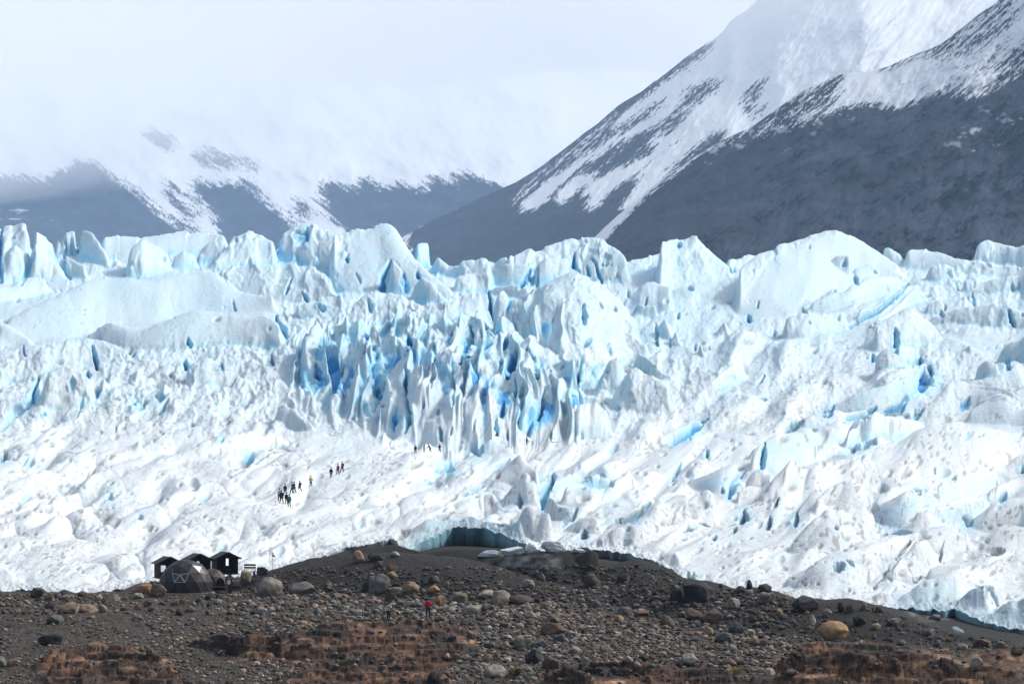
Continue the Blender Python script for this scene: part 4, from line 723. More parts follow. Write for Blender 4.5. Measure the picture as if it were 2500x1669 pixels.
# bedrock ledges: (crest, foot)
LEDGES = [
 ([(450,1565),(520,1555),(600,1553),(650,1548),(695,1556),(720,1590)], [(450,1572),(560,1600),(700,1612),(720,1600)], .3), ([(600,1560),(640,1550),(690,1550),(700,1600)], [(600,1590),(690,1615),(700,1605)], .25), ([(700,1590),(720,1560),(760,1556),(800,1595)], [(700,1610),(800,1612)], .25),
 ([(690,1560),(760,1540),(830,1522),(950,1517),(1030,1518),(1110,1530),(1180,1545)], [(690,1580),(850,1575),(1000,1560),(1180,1555)], .55), ([(770,1590),(860,1560),(960,1545),(1060,1550),(1150,1570)], [(770,1610),(960,1600),(1150,1585)], .4),
 ([(800,1625),(900,1600),(1000,1590),(1100,1585),(1160,1610)], [(800,1640),(1000,1622),(1160,1620)], .4), ([(660,1650),(760,1630),(900,1635),(1040,1625),(1130,1640)], [(660,1669),(900,1668),(1130,1660)], .4), ([(880,1668),(980,1650),(1080,1652),(1120,1668)], [(880,1690),(1120,1690)], .4),
 ([(80,1620),(110,1598),(160,1580),(240,1575),(300,1585),(340,1595),(410,1610),(415,1640)], [(80,1640),(200,1620),(330,1635),(415,1645)], .5), ([(100,1650),(120,1620),(190,1610),(260,1612),(330,1620),(390,1640)], [(100,1669),(390,1660)], .35), ([(380,1652),(420,1630),(440,1645)], [(380,1662),(440,1660)], .4),
 ([(150,1680),(200,1668),(300,1662),(420,1660),(520,1680)], [(150,1700),(520,1700)], .4),
 ([(1900,1600),(1960,1575),(2040,1566),(2120,1570),(2220,1580),(2310,1600)], [(1900,1612),(2100,1600),(2310,1618)], .5), ([(1870,1640),(1900,1610),(1980,1600),(2080,1595),(2200,1600),(2330,1615),(2400,1640)], [(1870,1650),(2000,1645),(2200,1660),(2400,1660)], .22),
 ([(1980,1630),(2000,1606),(2060,1604),(2080,1640)], [(1980,1640),(2080,1648)], .15), ([(2105,1650),(2110,1605),(2150,1604),(2200,1612),(2210,1655)], [(2105,1662),(2210,1662)], .14),
 ([(1560,1640),(1640,1630),(1720,1628),(1800,1650)], [(1560,1669),(1800,1669)], .4), ([(1420,1620),(1480,1614),(1560,1612),(1640,1622)], [(1420,1640),(1640,1650)], .35), ([(1320,1640),(1400,1636),(1440,1640),(1460,1669)], [(1320,1669),(1460,1680)], .2),
 ([(1780,1665),(1900,1656),(2080,1654),(2300,1660),(2500,1668)], [(1780,1700),(2500,1700)], .3), ([(2280,1640),(2350,1625),(2420,1630),(2500,1640)], [(2280,1660),(2500,1668)], .3), ([(2380,1600),(2440,1590),(2500,1596)], [(2380,1612),(2500,1612)], .4),
]
for i, (c, f, k) in enumerate(LEDGES): lpanel(c, f, k=k, seed=1200 + i * 3, jit=5, bulge=.12, p=1.2)
ROCKPOLY = [[(640,1580),(720,1545),(830,1518),(1000,1512),(1180,1540),(1170,1600),(1080,1640),(1120,1680),(660,1690),(760,1630),(700,1615)], [(460,1560),(650,1545),(720,1555),(800,1580),(800,1620),(560,1610)], [(85,1625),(110,1595),(240,1570),(340,1590),(415,1610),(420,1645),(330,1660),(150,1690),(90,1660)],
            [(380,1660),(420,1625),(450,1650)], [(150,1690),(200,1664),(420,1655),(540,1690)], [(1880,1640),(1900,1600),(1960,1572),(2120,1566),(2310,1598),(2420,1635),(2500,1640),(2500,1700),(2200,1690),(1900,1655)], [(2330,1600),(2440,1586),(2500,1592),(2500,1640),(2400,1630)],
            [(1330,1640),(1440,1630),(1560,1608),(1720,1622),(1820,1655),(1800,1700),(1330,1700)], [(1790,1660),(1900,1652),(2500,1660),(2500,1710),(1790,1710)]]
lvs = rows(Lz, Ly)
lw1 = fbm(Lu / 40, lvs / 26, 3, 301) * 16; lw2 = fbm(Lu / 34, lvs / 22, 3, 302) * 9
ROCK = np.zeros(lv.shape, f32)
for pl in ROCKPOLY:
    ROCK = np.maximum(ROCK, in_poly(Lu + lw1, lvs + lw2, pl).astype(f32))
ROCK = blur(blur(ROCK, 2, 0), 2, 1)
near = sstep(-20, 60, ye_[None, :] - Ly)
bed = fbm(Lu / 70 + lw1 * .02, lvs / 9, 3, 310); crack = np.abs(pn((Lu + lw1) / 46, (lvs + lw2) / 60, 311)); crack2 = np.abs(pn((Lu - lvs * .6) / 30, (lvs + lw2) / 26, 312))
Lz += near * Ly / F * ((1 - ROCK) * (fbm(Lu / 90, lv / 40, 3, 320) * 6 + fbm(Lu / 18, lv / 11, 3, 321, .6) * 2.6 + fbm(Lu / 6, lv / 5, 2, 322) * 1.1)
                       + ROCK * (bed * 5 - 4 * sstep(.05, 0, crack) + facets((Lu + lw1) / 70, (lvs + lw2) / 30, 41) * 12 + facets((Lu + lw2) / 28, lvs / 14, 42) * 3.5 + fbm(Lu / 14, lvs / 7, 2, 323, .5) * .8))
DARKM = np.zeros(lv.shape, f32)       # fine black till and dirty ice next to the glacier
for pl in ([(560,1440),(640,1398),(760,1362),(860,1330),(950,1296),(1300,1325),(1500,1340),(1670,1405),(1640,1430),(1500,1470),(1300,1466),(1000,1450),(800,1440),(700,1450)], [(1500,1500),(1560,1395),(1700,1410),(1960,1455),(2150,1475),(2300,1500),(2500,1540),(2500,1570),(2300,1570),(2100,1580),(1900,1550),(1700,1540)]):
    DARKM = np.maximum(DARKM, in_poly(Lu + lw1, lvs + lw2, pl).astype(f32))
DARKM = blur(blur(DARKM, 5, 0), 6, 1)
ICY = np.zeros(lv.shape, f32)
for pl in ([(1180,1370),(1260,1345),(1340,1350),(1380,1390),(1370,1420),(1280,1400)], [(2200,1492),(2300,1495),(2330,1510),(2250,1515)]):
    ICY = np.maximum(ICY, in_poly(Lu + lw1 * 1.2, lvs + lw2 * 1.2, pl).astype(f32))
ICY = blur(blur(ICY, 6, 0), 6, 1) * np.clip(.3 + 1.1 * fbm(Lu / 30, lvs / 14, 3, 330), 0, 1)
# bedrock: dipping strata broken into blocks and steps
blk = worley((Lu + lw1) / 58, (lvs + lw2) / 60, 61)[2]; blk2 = worley((Lu + lw2) / 24, (lvs + lw1 * .5) / 26, 62)[2]
for h_, q_ in ((.55, Lz + .010 * Lx + .16 * fbm(Lu / 120, lvs / 40, 2, 341) + .30 * blk), ):
    f_ = q_ / h_; fr = f_ - np.floor(f_)
    Lz += ROCK * near * h_ * (sstep(.0, .30, fr) - fr) * .85
Lz = lerp(Lz, blur(blur(Lz, 1, 0), 1, 1), ROCK * .7).astype(f32)
w1_, w2_, wid = worley((Lu + lw1) / 84, (lvs + lw2) / 30, 63); w3_, w4_, wid2 = worley((Lu + lw2) / 34, (lvs + lw1 * .4) / 15, 64)
SEAM = np.maximum(sstep(.15, .04, w2_ - w1_), .7 * sstep(.16, .04, w4_ - w3_)); BLOCK = .55 * wid + .45 * wid2
# the levelled camp site
cxm = (Lx - (480 - UC) / F * 303) / 4.6; cym = (Ly - 303.5) / 4.6
cw = sstep(1.45, 1.0, (cxm ** 4 + cym ** 4) ** .25)
Lz += cw * (np.minimum(Lz, .86) - Lz)
lvs = rows(Lz, Ly)
# water level ground beyond the frame
t = NT('moraine_ground', .9, .2)
g1 = t.noise(1.1, 6, .65); g2 = t.noise(7., 5, .7); g3 = t.noise(.16, 3, .5)
vor = t.n('ShaderNodeTexVoronoi', feature='F1'); vor.inputs['Scale'].default_value = 3.4
tc = t.n('ShaderNodeTexCoord'); t.l(tc.outputs['Object'], vor.inputs['Vector'])
peb = t.ramp(vor.outputs['Color'], [(0, (.016, .014, .012)), (.35, (.042, .035, .029)), (.6, (.068, .052, .039)), (.8, (.10, .086, .072)), (1, (.20, .175, .145))])
soil = t.ramp(t.math('ADD', t.math('MULTIPLY', g2, .6), t.math('MULTIPLY', g3, .4)), [(.3, (.015, .0118, .009)), (.5, (.034, .0265, .020)), (.7, (.068, .053, .041))])
gr = t.mix(t.ramp(g1, [(.42, 0), (.6, 1)]), soil, peb)
till = t.ramp(t.math('ADD', t.math('MULTIPLY', g2, .6), t.math('MULTIPLY', g1, .4)), [(.3, (.009, .0085, .008)), (.52, (.020, .0185, .0175)), (.66, (.034, .031, .029)), (.78, (.09, .083, .076))])
gr = t.mix(t.attr('till'), gr, till)
rk = t.noise(.30, 4, .55, scl=(1, .5, 2.6)); rk2 = t.noise(1.1, 4, .6, scl=(1, .7, 2.0)); rk3 = t.noise(.14, 4, .6); rk4 = t.noise(.10, 3, .5, scl=(1, 1, 3))
rf = t.math('ADD', t.math('MULTIPLY', rk, .5), t.math('ADD', t.math('MULTIPLY', rk2, .25), t.math('MULTIPLY', rk4, .25)))
rc = t.ramp(rf, [(.33, (.012, .009, .007)), (.41, (.050, .027, .017)), (.49, (.120, .063, .036)), (.55, (.19, .108, .062)), (.63, (.38, .25, .155))])
rc = t.mix(t.ramp(rk3, [(.46, 0), (.58, .9)]), rc, t.ramp(rk2, [(.35, (.010, .009, .009)), (.52, (.030, .024, .021)), (.68, (.11, .085, .07))]))
rc = t.mix(1.0, rc, t.ramp(t.attr('block'), [(0, .35), (.5, 1.0), (1, 2.1)]), 'MULTIPLY')
rc = t.mix(t.math('MULTIPLY', t.attr('seam'), .85), rc, (.012, .009, .008))
gr = t.mix(t.attr('rock'), gr, rc)
gr = t.mix(t.attr('icy'), gr, (.30, .31, .32))
gr = t.mix(1.0, gr, (.78, .76, .74), 'MULTIPLY')
t.color(gr)
t.bump(t.math('ADD', t.math('MULTIPLY', g2, .5), t.math('MULTIPLY', rk2, .6)), .7, .18)
M_GROUND = t.m
# rows under the ice: carry the sheet back flat
Ly_e = np.concatenate([Ly, np.repeat(Ly[-1:], 1, 0) + 60, np.repeat(Ly[-1:], 1, 0) + 4000]); Lz_e = np.concatenate([Lz, Lz[-1:] - .5, Lz[-1:] - 30])
Lx_e = (LU - UC)[None, :] / F * Ly_e
at = {k: np.concatenate([a, a[-1:], a[-1:]]).ravel() for k, a in dict(till=DARKM, rock=ROCK, icy=ICY, seam=SEAM, block=BLOCK).items()}
ground = mesh_np('ground', np.stack([Lx_e, Ly_e, Lz_e], -1).reshape(-1, 3), grid_faces(len(Ly_e), ncl), M_GROUND, True, at)
tag(ground, 'grey gravel shore with rust coloured bedrock ledges below the glacier', kind='structure')
lvis = lvs <= np.minimum.accumulate(lvs, axis=0) + .01
def ground_hit(u, v):
    """point of the shore seen at pixel (u, v)"""
    j = int(np.clip(np.searchsorted(LU, u), 1, ncl - 2)); k = np.nonzero(lvs[:, j] <= v)[0]
    r = k[0] if len(k) else len(lvs) - 1
    return Vector((float(Lx[r, j]), float(Ly[r, j]), float(Lz[r, j])))
def ground_z(x, y):
    u = UC + x / y * F; j = int(np.clip(np.searchsorted(LU, u), 1, ncl - 2)); r = int(np.clip(np.searchsorted(Ly[:, j], y), 0, len(Ly) - 1))
    return float(Lz[r, j])
# the lake between the viewer and the shore
t = NT('lake_water', .12, .5); t.color((.05, .09, .10)); t.bump(t.noise(.6, 3), .3, .2)
wl = float(Lz[0].mean()) + .6
lake = mesh_np('water', np.array([(-600, -500, wl), (600, -500, wl), (600, 190, wl), (-600, 190, wl)]), np.array([[0, 1, 2, 3]]), t.m, False)
tag(lake, 'grey green lake in front of the shore', kind='structure')

# ---------------------------------------------------------------- mountains
MU = np.concatenate([np.arange(-1500, -40, 25.), np.arange(-40, 2540, 2.2), np.arange(2540, 4000, 25.)])
def mountain(name, crest, foot, Yf, Yc, nr, relief, seed, snowfn, label, behind=.9):
    ncm = len(MU)
    u = MU; vc = gsm(I(u, crest), 4); cj = fbm(u / 90, u * 0, 4, seed, .5) * 7; vf = I(u, foot)
    s = np.linspace(0, 1, nr)[:, None]
    v = vf + (np.minimum(vc, vf - 2) - vf) * s
    v = v + cj * s ** 9
    yf = I(u, Yf) if not np.isscalar(Yf) else Yf; yc = I(u, Yc) if not np.isscalar(Yc) else Yc
    Y = yf + (yc - yf) * s
    U = np.broadcast_to(u[None, :], v.shape)
    Y = Y + relief(U, v) * np.sin(np.pi * np.clip(s * 1.02, 0, 1)) ** .5
    dark = snowfn(U, v)
    X = (U - UC) / F * Y; Z = ZC + (VH - v) / F * Y
    # far side
    Yb = Y[-1:] + np.array([.12, .6])[:, None] * (yc - yf + 1500); Zb = Z[-1:] - np.array([.06, 1.])[:, None] * (Z[-1:] - 0)
    Xb = (u - UC)[None, :] / F * Yb
    co = np.stack([np.concatenate([X, Xb]), np.concatenate([Y, Yb]), np.concatenate([Z, Zb])], -1).reshape(-1, 3)
    dk = np.concatenate([dark, dark[-1:], dark[-1:]])
    o = mesh_np(name, co, grid_faces(nr + 2, ncm), M_MTN, True, dict(dark=dk.ravel()))
    tag(o, label, kind='structure'); return o
t = NT('mountain_slope', .9, .1)
c = t.mix(t.attr('dark'), (.78, .80, .82), t.ramp(t.noise(.010, 8, .78), [(.36, (.004, .007, .017)), (.5, (.012, .019, .040)), (.66, (.038, .052, .084))]))
t.color(c); M_MTN = t.m
def darkmask(U, V, polys, strips, seed, ang, speck=.5, soft=18, lim=None, tree=1.0):
    """bare rock and forest showing through the snow: outlines roughened along the fall line, then broken up by streaks"""
    c, s = math.cos(ang), math.sin(ang)
    al = U * c + V * s; ac = -U * s + V * c                       # along / across the fall line
    w1 = fbm(al / 80, ac / 16, 4, seed, .6) * 26; w2 = fbm(al / 30, ac / 9, 3, seed + 20, .6) * 11
    Uw = U + (w1 + w2) * c * .8 - s * w2 * .6; Vw = V + (w1 + w2) * s * .8 + c * w2 * .6
    d = np.zeros(U.shape, f32)
    for pl, g in polys: d = np.maximum(d, in_poly(Uw, Vw, pl) * g)
    for pts, hw, g in strips: d = np.maximum(d, sstep(1.35, .5, seg_mask(Uw, Vw, pts, [hw] * len(pts))) * g)
    d = blur(blur(d.astype(f32), soft // 3 + 1, 0), soft // 2, 1)
    st = .95 * fbm(al / 22, ac / 3, 3, seed + 40, .6) + .3 * fbm(U / 13, V / 11, 3, seed + 45, .6) + .85 * fbm(al / 120, ac / 9, 3, seed + 48, .55); tr = fbm(U / 3.0, V / 9., 2, seed + 60)
    x = d + (st * 1.0 + tr * .5 * tree) * speck * np.clip(3.4 * d * (1.04 - d), 0, 1) - .5
    return np.clip(sstep(-.12, .16, x), 0, 1).astype(f32)
# right mountain, with the dark spur in front of it
A_R = math.radians(-42)
Ysp = I(MU, [(-1500, 3000), (4000, 3000)])
SPUR = [(-1500,720),(1000,700),(1380,640),(1440,590),(1500,535),(1560,485),(1625,430),(1690,385),(1770,340),(1830,312),(1900,265),(1960,222),(2060,180),(2150,170),(2290,112),(2330,82),(2380,45),(2430,8),(2470,-30),(2600,-120),(4000,-300)]
def spur_dark(U, V):
    pl = [([(1380,700),(1500,560),(1600,470),(1770,350),(1900,330),(2060,260),(2120,250),(2200,270),(2300,215),(2360,235),(2430,215),(2500,190),(2600,150),(3900,100),(3900,800),(1380,800)], 1.0),
          ([(1500,555),(1600,455),(1700,380),(1800,325),(1900,262),(1990,212),(2060,190),(2040,260),(1900,330),(1700,420),(1560,560)], .62),
          ([(2260,150),(2330,90),(2400,35),(2450,0),(2500,-20),(2500,60),(2440,100),(2400,130),(2330,150),(2260,170)], .5), ([(2380,160),(2440,120),(2520,80),(2600,60),(2600,200),(2500,210),(2420,205)], .55), ([(2320,165),(2350,150),(2370,170),(2360,225),(2330,210)], .6)]
    d = darkmask(U, V, pl, [([(2300,105),(2380,40),(2440,0)], 16, .75), ([(2150,172),(2230,140),(2300,110)], 7, .7), ([(1600,462),(1760,350),(1900,268),(2060,182)], 8, .75)], 401, A_R, .8, soft=30)
    p = fbm(U / 60, V / 34, 3, 430) + .4 * fbm(U / 14, V / 8, 2, 431); z = sstep(60, -40, np.abs(V - (430 - .30 * (U - 1500))) - 30) * sstep(1480, 1600, U)
    z2 = sstep(120, 20, np.abs(V - 330)) * sstep(2250, 2400, U)
    sn = sstep(.33, .55, p + .28 * z + .22 * z2 - .12) * np.clip(.75 * (z + z2), 0, 1)
    return np.clip(d - sn * .7, 0, 1)
mountain('mountain', SPUR, [(-1500,760),(4000,760)], 2600, 3700, 380, lambda U, V: 120 * fbm((U + V) / 260, (V - U) / 500, 3, 410) + 75 * fbm((U + V) / 60, (V - U) / 150, 4, 411), 400, spur_dark,
         'dark forested mountain spur rising to the top right corner')
RID = [(-1500,760),(900,640),(990,572),(1060,535),(1120,505),(1180,480),(1250,452),(1300,420),(1360,380),(1420,330),(1465,296),(1520,250),(1570,222),(1625,180),(1670,145),(1730,105),(1762,80),(1785,45),(1820,32),(1852,0),(1900,-60),(2100,-220),(4000,-260)]
def ridge_dark(U, V):
    pl = [([(980,760),(1000,572),(1120,510),(1200,470),(1260,455),(1250,500),(1300,520),(1335,490),(1380,500),(1400,470),(1426,455),(1437,500),(1452,520),(1474,488),(1516,450),(1560,420),(1572,410),(1550,450),(1530,490),(1516,520),(1560,520),(1660,400),(1760,330),(1800,420),(1600,760)], 1.0),
          ([(1330,500),(1340,470),(1400,425),(1440,398),(1500,372),(1580,330),(1600,350),(1590,375),(1540,400),(1490,420),(1460,445),(1430,420),(1400,430)], .85),
          ([(1560,330),(1610,300),(1650,260),(1720,215),(1790,178),(1760,220),(1700,255),(1660,300),(1640,330)], .75), ([(1655,225),(1700,200),(1750,190),(1700,235)], .7), ([(1800,270),(1830,210),(1870,180),(1880,200),(1850,240),(1830,290)], .72), ([(1850,260),(1880,250),(1860,290),(1830,300)], .7),
          ([(1640,195),(1700,160),(1740,115),(1730,135),(1690,180)], .6), ([(2150,65),(2190,48),(2210,55),(2170,70)], .75), ([(1940,235),(2000,190),(2030,180),(1990,215)], .6), ([(1960,150),(2000,128),(2005,140),(1970,158)], .4), ([(1770,80),(1790,45),(1820,30),(1800,55)], .5), ([(2310,50),(2340,30),(2350,20),(2330,50)], .6), ([(2370,30),(2420,0),(2400,0)], .7)]
    sp = [([(1000,580),(1120,512),(1200,476),(1260,450),(1330,402),(1420,335),(1500,272),(1590,214)], 15, .85), ([(1590,216),(1660,160),(1730,112)], 11, .8), ([(1120,555),(1200,500),(1300,440),(1400,380),(1500,310)], 14, .62), ([(1250,500),(1330,435),(1440,360),(1560,290),(1620,250)], 13, .72), ([(1620,430),(1700,360),(1760,320)], 9, .6), ([(1500,480),(1600,385),(1680,320)], 6, .5), ([(1400,430),(1520,350),(1590,322)], 10, .7), ([(1700,330),(1780,260),(1830,220)], 5, .4)]
    return darkmask(U, V, pl, sp, 451, A_R, 1.0)
mountain('mountain', RID, [(-1500,780),(4000,780)], 3900, 6600, 380, lambda U, V: 160 * fbm((U + V) / 240, (V - U) / 520, 3, 460) + 70 * fbm((U + V) / 50, (V - U) / 150, 4, 461), 450, ridge_dark,
         'snowy mountain with a long dark rock ridge descending to the valley')
# left mountain and the snowfields closing the valley
A_L = math.radians(36)
FORC = [(-1500,560),(600,540),(700,470),(760,425),(790,428),(810,436),(850,462),(880,478),(872,440),(905,436),(940,462),(980,436),(1012,462),(1045,468),(1030,425),(1043,420),(1085,437),(1117,462),(1102,410),(1170,431),(1250,458),(1330,520),(4000,760)]
def left_dark(U, V):
    z = lambda p: W('M1', p)
    pl = [(z([(-60,830),(60,790),(200,830),(320,750),(400,735),(480,770),(560,830),(660,900),(720,960),(780,1000),(850,1040),(900,1065),(900,1400),(-60,1400)]), .92), (z([(740,810),(800,800),(830,860),(900,960),(940,1040),(900,1060),(800,960),(740,870)]), .7),
          (z([(880,840),(930,830),(1010,850),(1060,830),(1150,880),(1230,930),(1300,980),(1360,1030),(1360,1400),(1000,1400),(1000,1070),(990,1010),(940,940),(880,870)]), 1.), (z([(640,590),(740,600),(820,620),(840,660),(740,690),(650,630)]), .95), (z([(870,640),(960,690),(1040,710),(1200,750),(1220,780),(1140,760),(1050,770),(1040,800),(960,750),(890,690)]), .95),
          (z([(850,690),(880,720),(940,800),(890,790)]), .95), (z([(1110,780),(1160,800),(1180,870),(1210,910),(1130,850)]), .9), (z([(1330,890),(1400,910),(1430,960),(1440,1040),(1380,1000),(1340,940)]), .9),
          (z([(1470,810),(1530,820),(1600,870),(1660,900),(1620,820),(1700,815),(1770,875),(1840,820),(1900,870),(1970,890),(1950,790),(2040,820),(2110,875),(2070,770),(2200,810),(2349,860),(2450,1000),(2400,1400),(1750,1400),(1610,1070),(1500,1000),(1470,900)]), .97),
          (z([(740,700),(790,710),(800,735),(760,730)]), .9), (z([(550,670),(580,690),(560,695)]), .9), (z([(1270,820),(1330,830),(1330,850),(1280,845)]), .45), (z([(1400,850),(1430,860),(1400,865)]), .5), (z([(-60,640),(60,570),(90,570),(40,620),(-60,720)]), .45)]
    sp = [(z([(860,590),(1000,675)]), 3, .55), (z([(1250,645),(1315,690)]), 4, .6), (z([(810,430),(880,500)]), 4, .45), (z([(920,510),(950,530)]), 5, .4), (z([(610,750),(690,840)]), 5, .5), (z([(1290,745),(1360,760)]), 8, .42), (z([(1410,620),(1500,670)]), 9, .36), (z([(200,710),(330,700)]), 5, .4)]
    d = darkmask(U, V, pl, sp, 501, A_L, .75, soft=24)
    p = fbm(U / 40, V / 7, 3, 530); return np.clip(d - .75 * sstep(.22, .45, p) * sstep(505, 515, V) * sstep(545, 535, V) * sstep(140, 100, U), 0, 1)
LEFT = [(-1500,-200),(-300,120),(0,210),(200,250),(330,280),(420,190),(520,120),(640,60),(780,-60),(1000,-260),(4000,-300)]
mountain('mountain', [(-1500,-260),(4000,-260)], [(-1500,760),(4000,760)], 8200, [(-1500,12500),(4000,13500)], 440, lambda U, V: 170 * fbm(U / 340, V / 200, 3, 510) + 40 * fbm((U - V) / 110, (V + U) / 150, 3, 511), 500, left_dark,
         'hazy snow covered mountain wall with forest at its foot, left of the valley')
# ---------------------------------------------------------------- things on the shore and the ice
def box(bm, c, s, rot=None, bev=0.0):
    r = bmesh.ops.create_cube(bm, size=1.0)
    m = Matrix.Translation(Vector(c)) @ (rot.to_matrix().to_4x4() if rot is not None else Matrix.Identity(4)) @ Matrix.Diagonal((*s, 1))
    bmesh.ops.transform(bm, matrix=m, verts=r['verts']); return r['verts']
def bar(bm, a, b, r=.03, seg=8, r2=None):
    a, b = Vector(a), Vector(b); d = b - a
    rr = bmesh.ops.create_cone(bm, cap_ends=True, segments=seg, radius1=r, radius2=r if r2 is None else r2, depth=d.length)
    m = Matrix.Translation((a + b) / 2) @ d.to_track_quat('Z', 'Y').to_matrix().to_4x4()
    bmesh.ops.transform(bm, matrix=m, verts=rr['verts'])
def beam(bm, a, b, w, h):
    a, b = Vector(a), Vector(b); d = b - a
    box(bm, (a + b) / 2, (w, h, d.length), d.to_track_quat('Z', 'Y'))
def poly(bm, pts, th):
    """a flat panel of some thickness from its outline"""
    pts = [Vector(p) for p in pts]; n = (pts[1] - pts[0]).cross(pts[2] - pts[0]).normalized() * th
    a = [bm.verts.new(p) for p in pts]; b = [bm.verts.new(p - n) for p in pts]
    bm.faces.new(a); bm.faces.new(b[::-1])
    for i in range(len(a)): j = (i + 1) % len(a); bm.faces.new((a[i], b[i], b[j], a[j]))
def BM(): return bmesh.new()
M = {}
M['dark_wood'] = simple('dark_stained_wood', (.011, .009, .008), .8, .2, .5, 5, .3)
M['roof'] = simple('roofing_felt', (.040, .038, .038), .85, .2, .3, 4, .2)
M['shell'] = simple('dome_fabric', (.020, .0135, .0135), .5, .35, .2, 1.5)
M['shell2'] = simple('brown_dome_fabric', (.036, .024, .018), .6, .4, .25, 1.5)
M['seam'] = simple('pale_seam', (.42, .42, .43), .5, .4, .1)
M['glass'] = simple('dark_window', (.020, .030, .036), .15, .6, .2)
M['clear'] = simple('pale_sky_reflection', (.55, .52, .52), .25, .6, .15)  # pale colour painted for the sky reflected on one dome panel
M['deck'] = simple('deck_board', (.24, .215, .19), .8, .2, .3, 3, .2)
M['stone_grey'] = simple('grey_metal', (.22, .22, .22), .5, .5, .2)
M['white_disc'] = simple('white_enamel', (.72, .73, .72), .4, .5, .06)
M['sign_stripe'] = simple('grey_board', (.105, .10, .098), .7, .3, .3)
M['sign_brown'] = simple('sign_brown', (.028, .016, .015), .7, .3, .3)
M['black'] = simple('dark_interior', (.004, .004, .004), .9, .05, .3)
M['flag_blue'] = simple('flag_sky_blue', (.10, .36, .62), .8, .2, .1); M['flag_white'] = simple('flag_white', (.75, .76, .76), .8, .2, .08); M['flag_sun'] = simple('flag_sun', (.62, .40, .08), .8, .2, .1)
M['wood'] = simple('grey_weathered_wood', (.085, .07, .06), .85, .2, .3, 4)

# ---- shelters
def shelter(name, label, u_apex, v_eave, base_v, width, depth, eave, rise, dist, rz, windows, group, open_front=True, bench=False):
    x = (u_apex - UC) / F * dist; zt = ZC + (VH - v_eave) / F * dist       # height of the eaves
    z0 = zt - eave
    r = empty(name, (x, dist, z0), rz); tag(r, label, 'shelter', group)
    w, d = width / 2, depth; T = .05
    n = int(eave / .14)
    for sx in (-1, 1):      # boarded side walls, every other board stands proud as clapboard
        bm = BM()
        for i in range(n):
            hh = eave / n
            box(bm, (sx * w, d / 2, (i + .5) * hh), (T + .02 * (i % 2), d - .02, hh + .002))
        obj_bm('side_wall', bm, M['dark_wood'], r)
    bm = BM()                                                                 # back wall with its window openings
    xs = sorted({-w + .03, w - .03} | {v for q in windows for v in q[:2]}); zs = sorted({0., eave} | {v for q in windows for v in q[2:]})
    for a in range(len(xs) - 1):
        for b in range(len(zs) - 1):
            cx, cz = (xs[a] + xs[a + 1]) / 2, (zs[b] + zs[b + 1]) / 2
            if any(q[0] < cx < q[1] and q[2] < cz < q[3] for q in windows): continue
            box(bm, (cx, d - .03, cz), (xs[a + 1] - xs[a], .05, zs[b + 1] - zs[b]))
    poly(bm, [(-w, d - .005, eave), (w, d - .005, eave), (0, d - .005, eave + rise)], .05)
    obj_bm('back_wall', bm, M['dark_wood'], r)
    for q in windows:
        bm = BM(); a, b, c, e = q; a += .01
        for (p0, p1) in (((a, c), (b, c)), ((a, e), (b, e)), ((a, c), (a, e)), ((b, c), (b, e))):
            beam(bm, (p0[0], d - .07, p0[1]), (p1[0], d - .07, p1[1]), .05, .05)
        obj_bm('window_frame', bm, M['dark_wood'], r)
    bm = BM()                                                                 # front gable truss
    beam(bm, (-w - .05, .03, eave), (w + .05, .03, eave), .07, .12); beam(bm, (0, .03, eave), (0, .03, eave + rise), .07, .07)
    for s in (-1, 1): beam(bm, (0, .03, eave + .05), (s * w * .45, .03, eave + rise * .5), .06, .06)
    obj_bm('gable_truss', bm, M['dark_wood'], r)
    for s in (-1, 1):
        bm = BM(); box(bm, (s * (w - .04), .06, eave / 2), (.11, .11, eave)); obj_bm('post', bm, M['dark_wood'], r)
    bm = BM(); box(bm, (0, d / 2, .02), (2 * w + .3, d + .5, .08)); obj_bm('floor_deck', bm, M['dark_wood'], r)
    bm = BM(); o = .34; e_ = rise * o / w; th = .07                          # roof: two pitched planes with overhang
    for s in (-1, 1):
        poly(bm, [(0, -.3, eave + rise + .05), (s * (w + o), -.3, eave - e_ + .05), (s * (w + o), d + .25, eave - e_ + .05), (0, d + .25, eave + rise + .05)][::s], th)
    obj_bm('roof', bm, M['roof'], r)
    bm = BM()
    for s in (-1, 1): beam(bm, (0, -.33, eave + rise + .02), (s * (w + o), -.33, eave - e_ + .02), .035, .14)
    obj_bm('barge_board', bm, M['dark_wood'], r)
    if bench:
        b_ = BM()
        box(b_, (0, d - .45, .45), (2 * w - .5, .35, .05))
        for s in (-.8, .8): box(b_, (s * (w - .3), d - .45, .22), (.06, .3, .42))
        obj_bm('inner_bench', b_, M['wood'], r)
    return r
RZ = math.radians(22)
shelter('shelter', 'dark wooden shelter left of the others, partly behind the big dome, clapboard side showing', 415, 1372, 1403, 2.25, 2.35, 1.75, .58, 312, RZ, [(-.95, -.68, .60, 1.36), (-.56, .15, .60, 1.36)], 'dark wooden shelters')
shelter('shelter', 'dark wooden shelter between its two neighbours, mostly hidden by the big dome', 488, 1365.5, 1403, 2.45, 2.4, 1.9, .62, 314, RZ, [(.25, .62, .75, 1.65)], 'dark wooden shelters')
shelter('shelter', 'dark wooden shelter nearest the backed bench, open front with one tall window', 556, 1360.5, 1402, 2.35, 2.4, 1.85, .58, 316, RZ, [(.42, .80, .85, 1.68)], 'dark wooden shelters', bench=True)

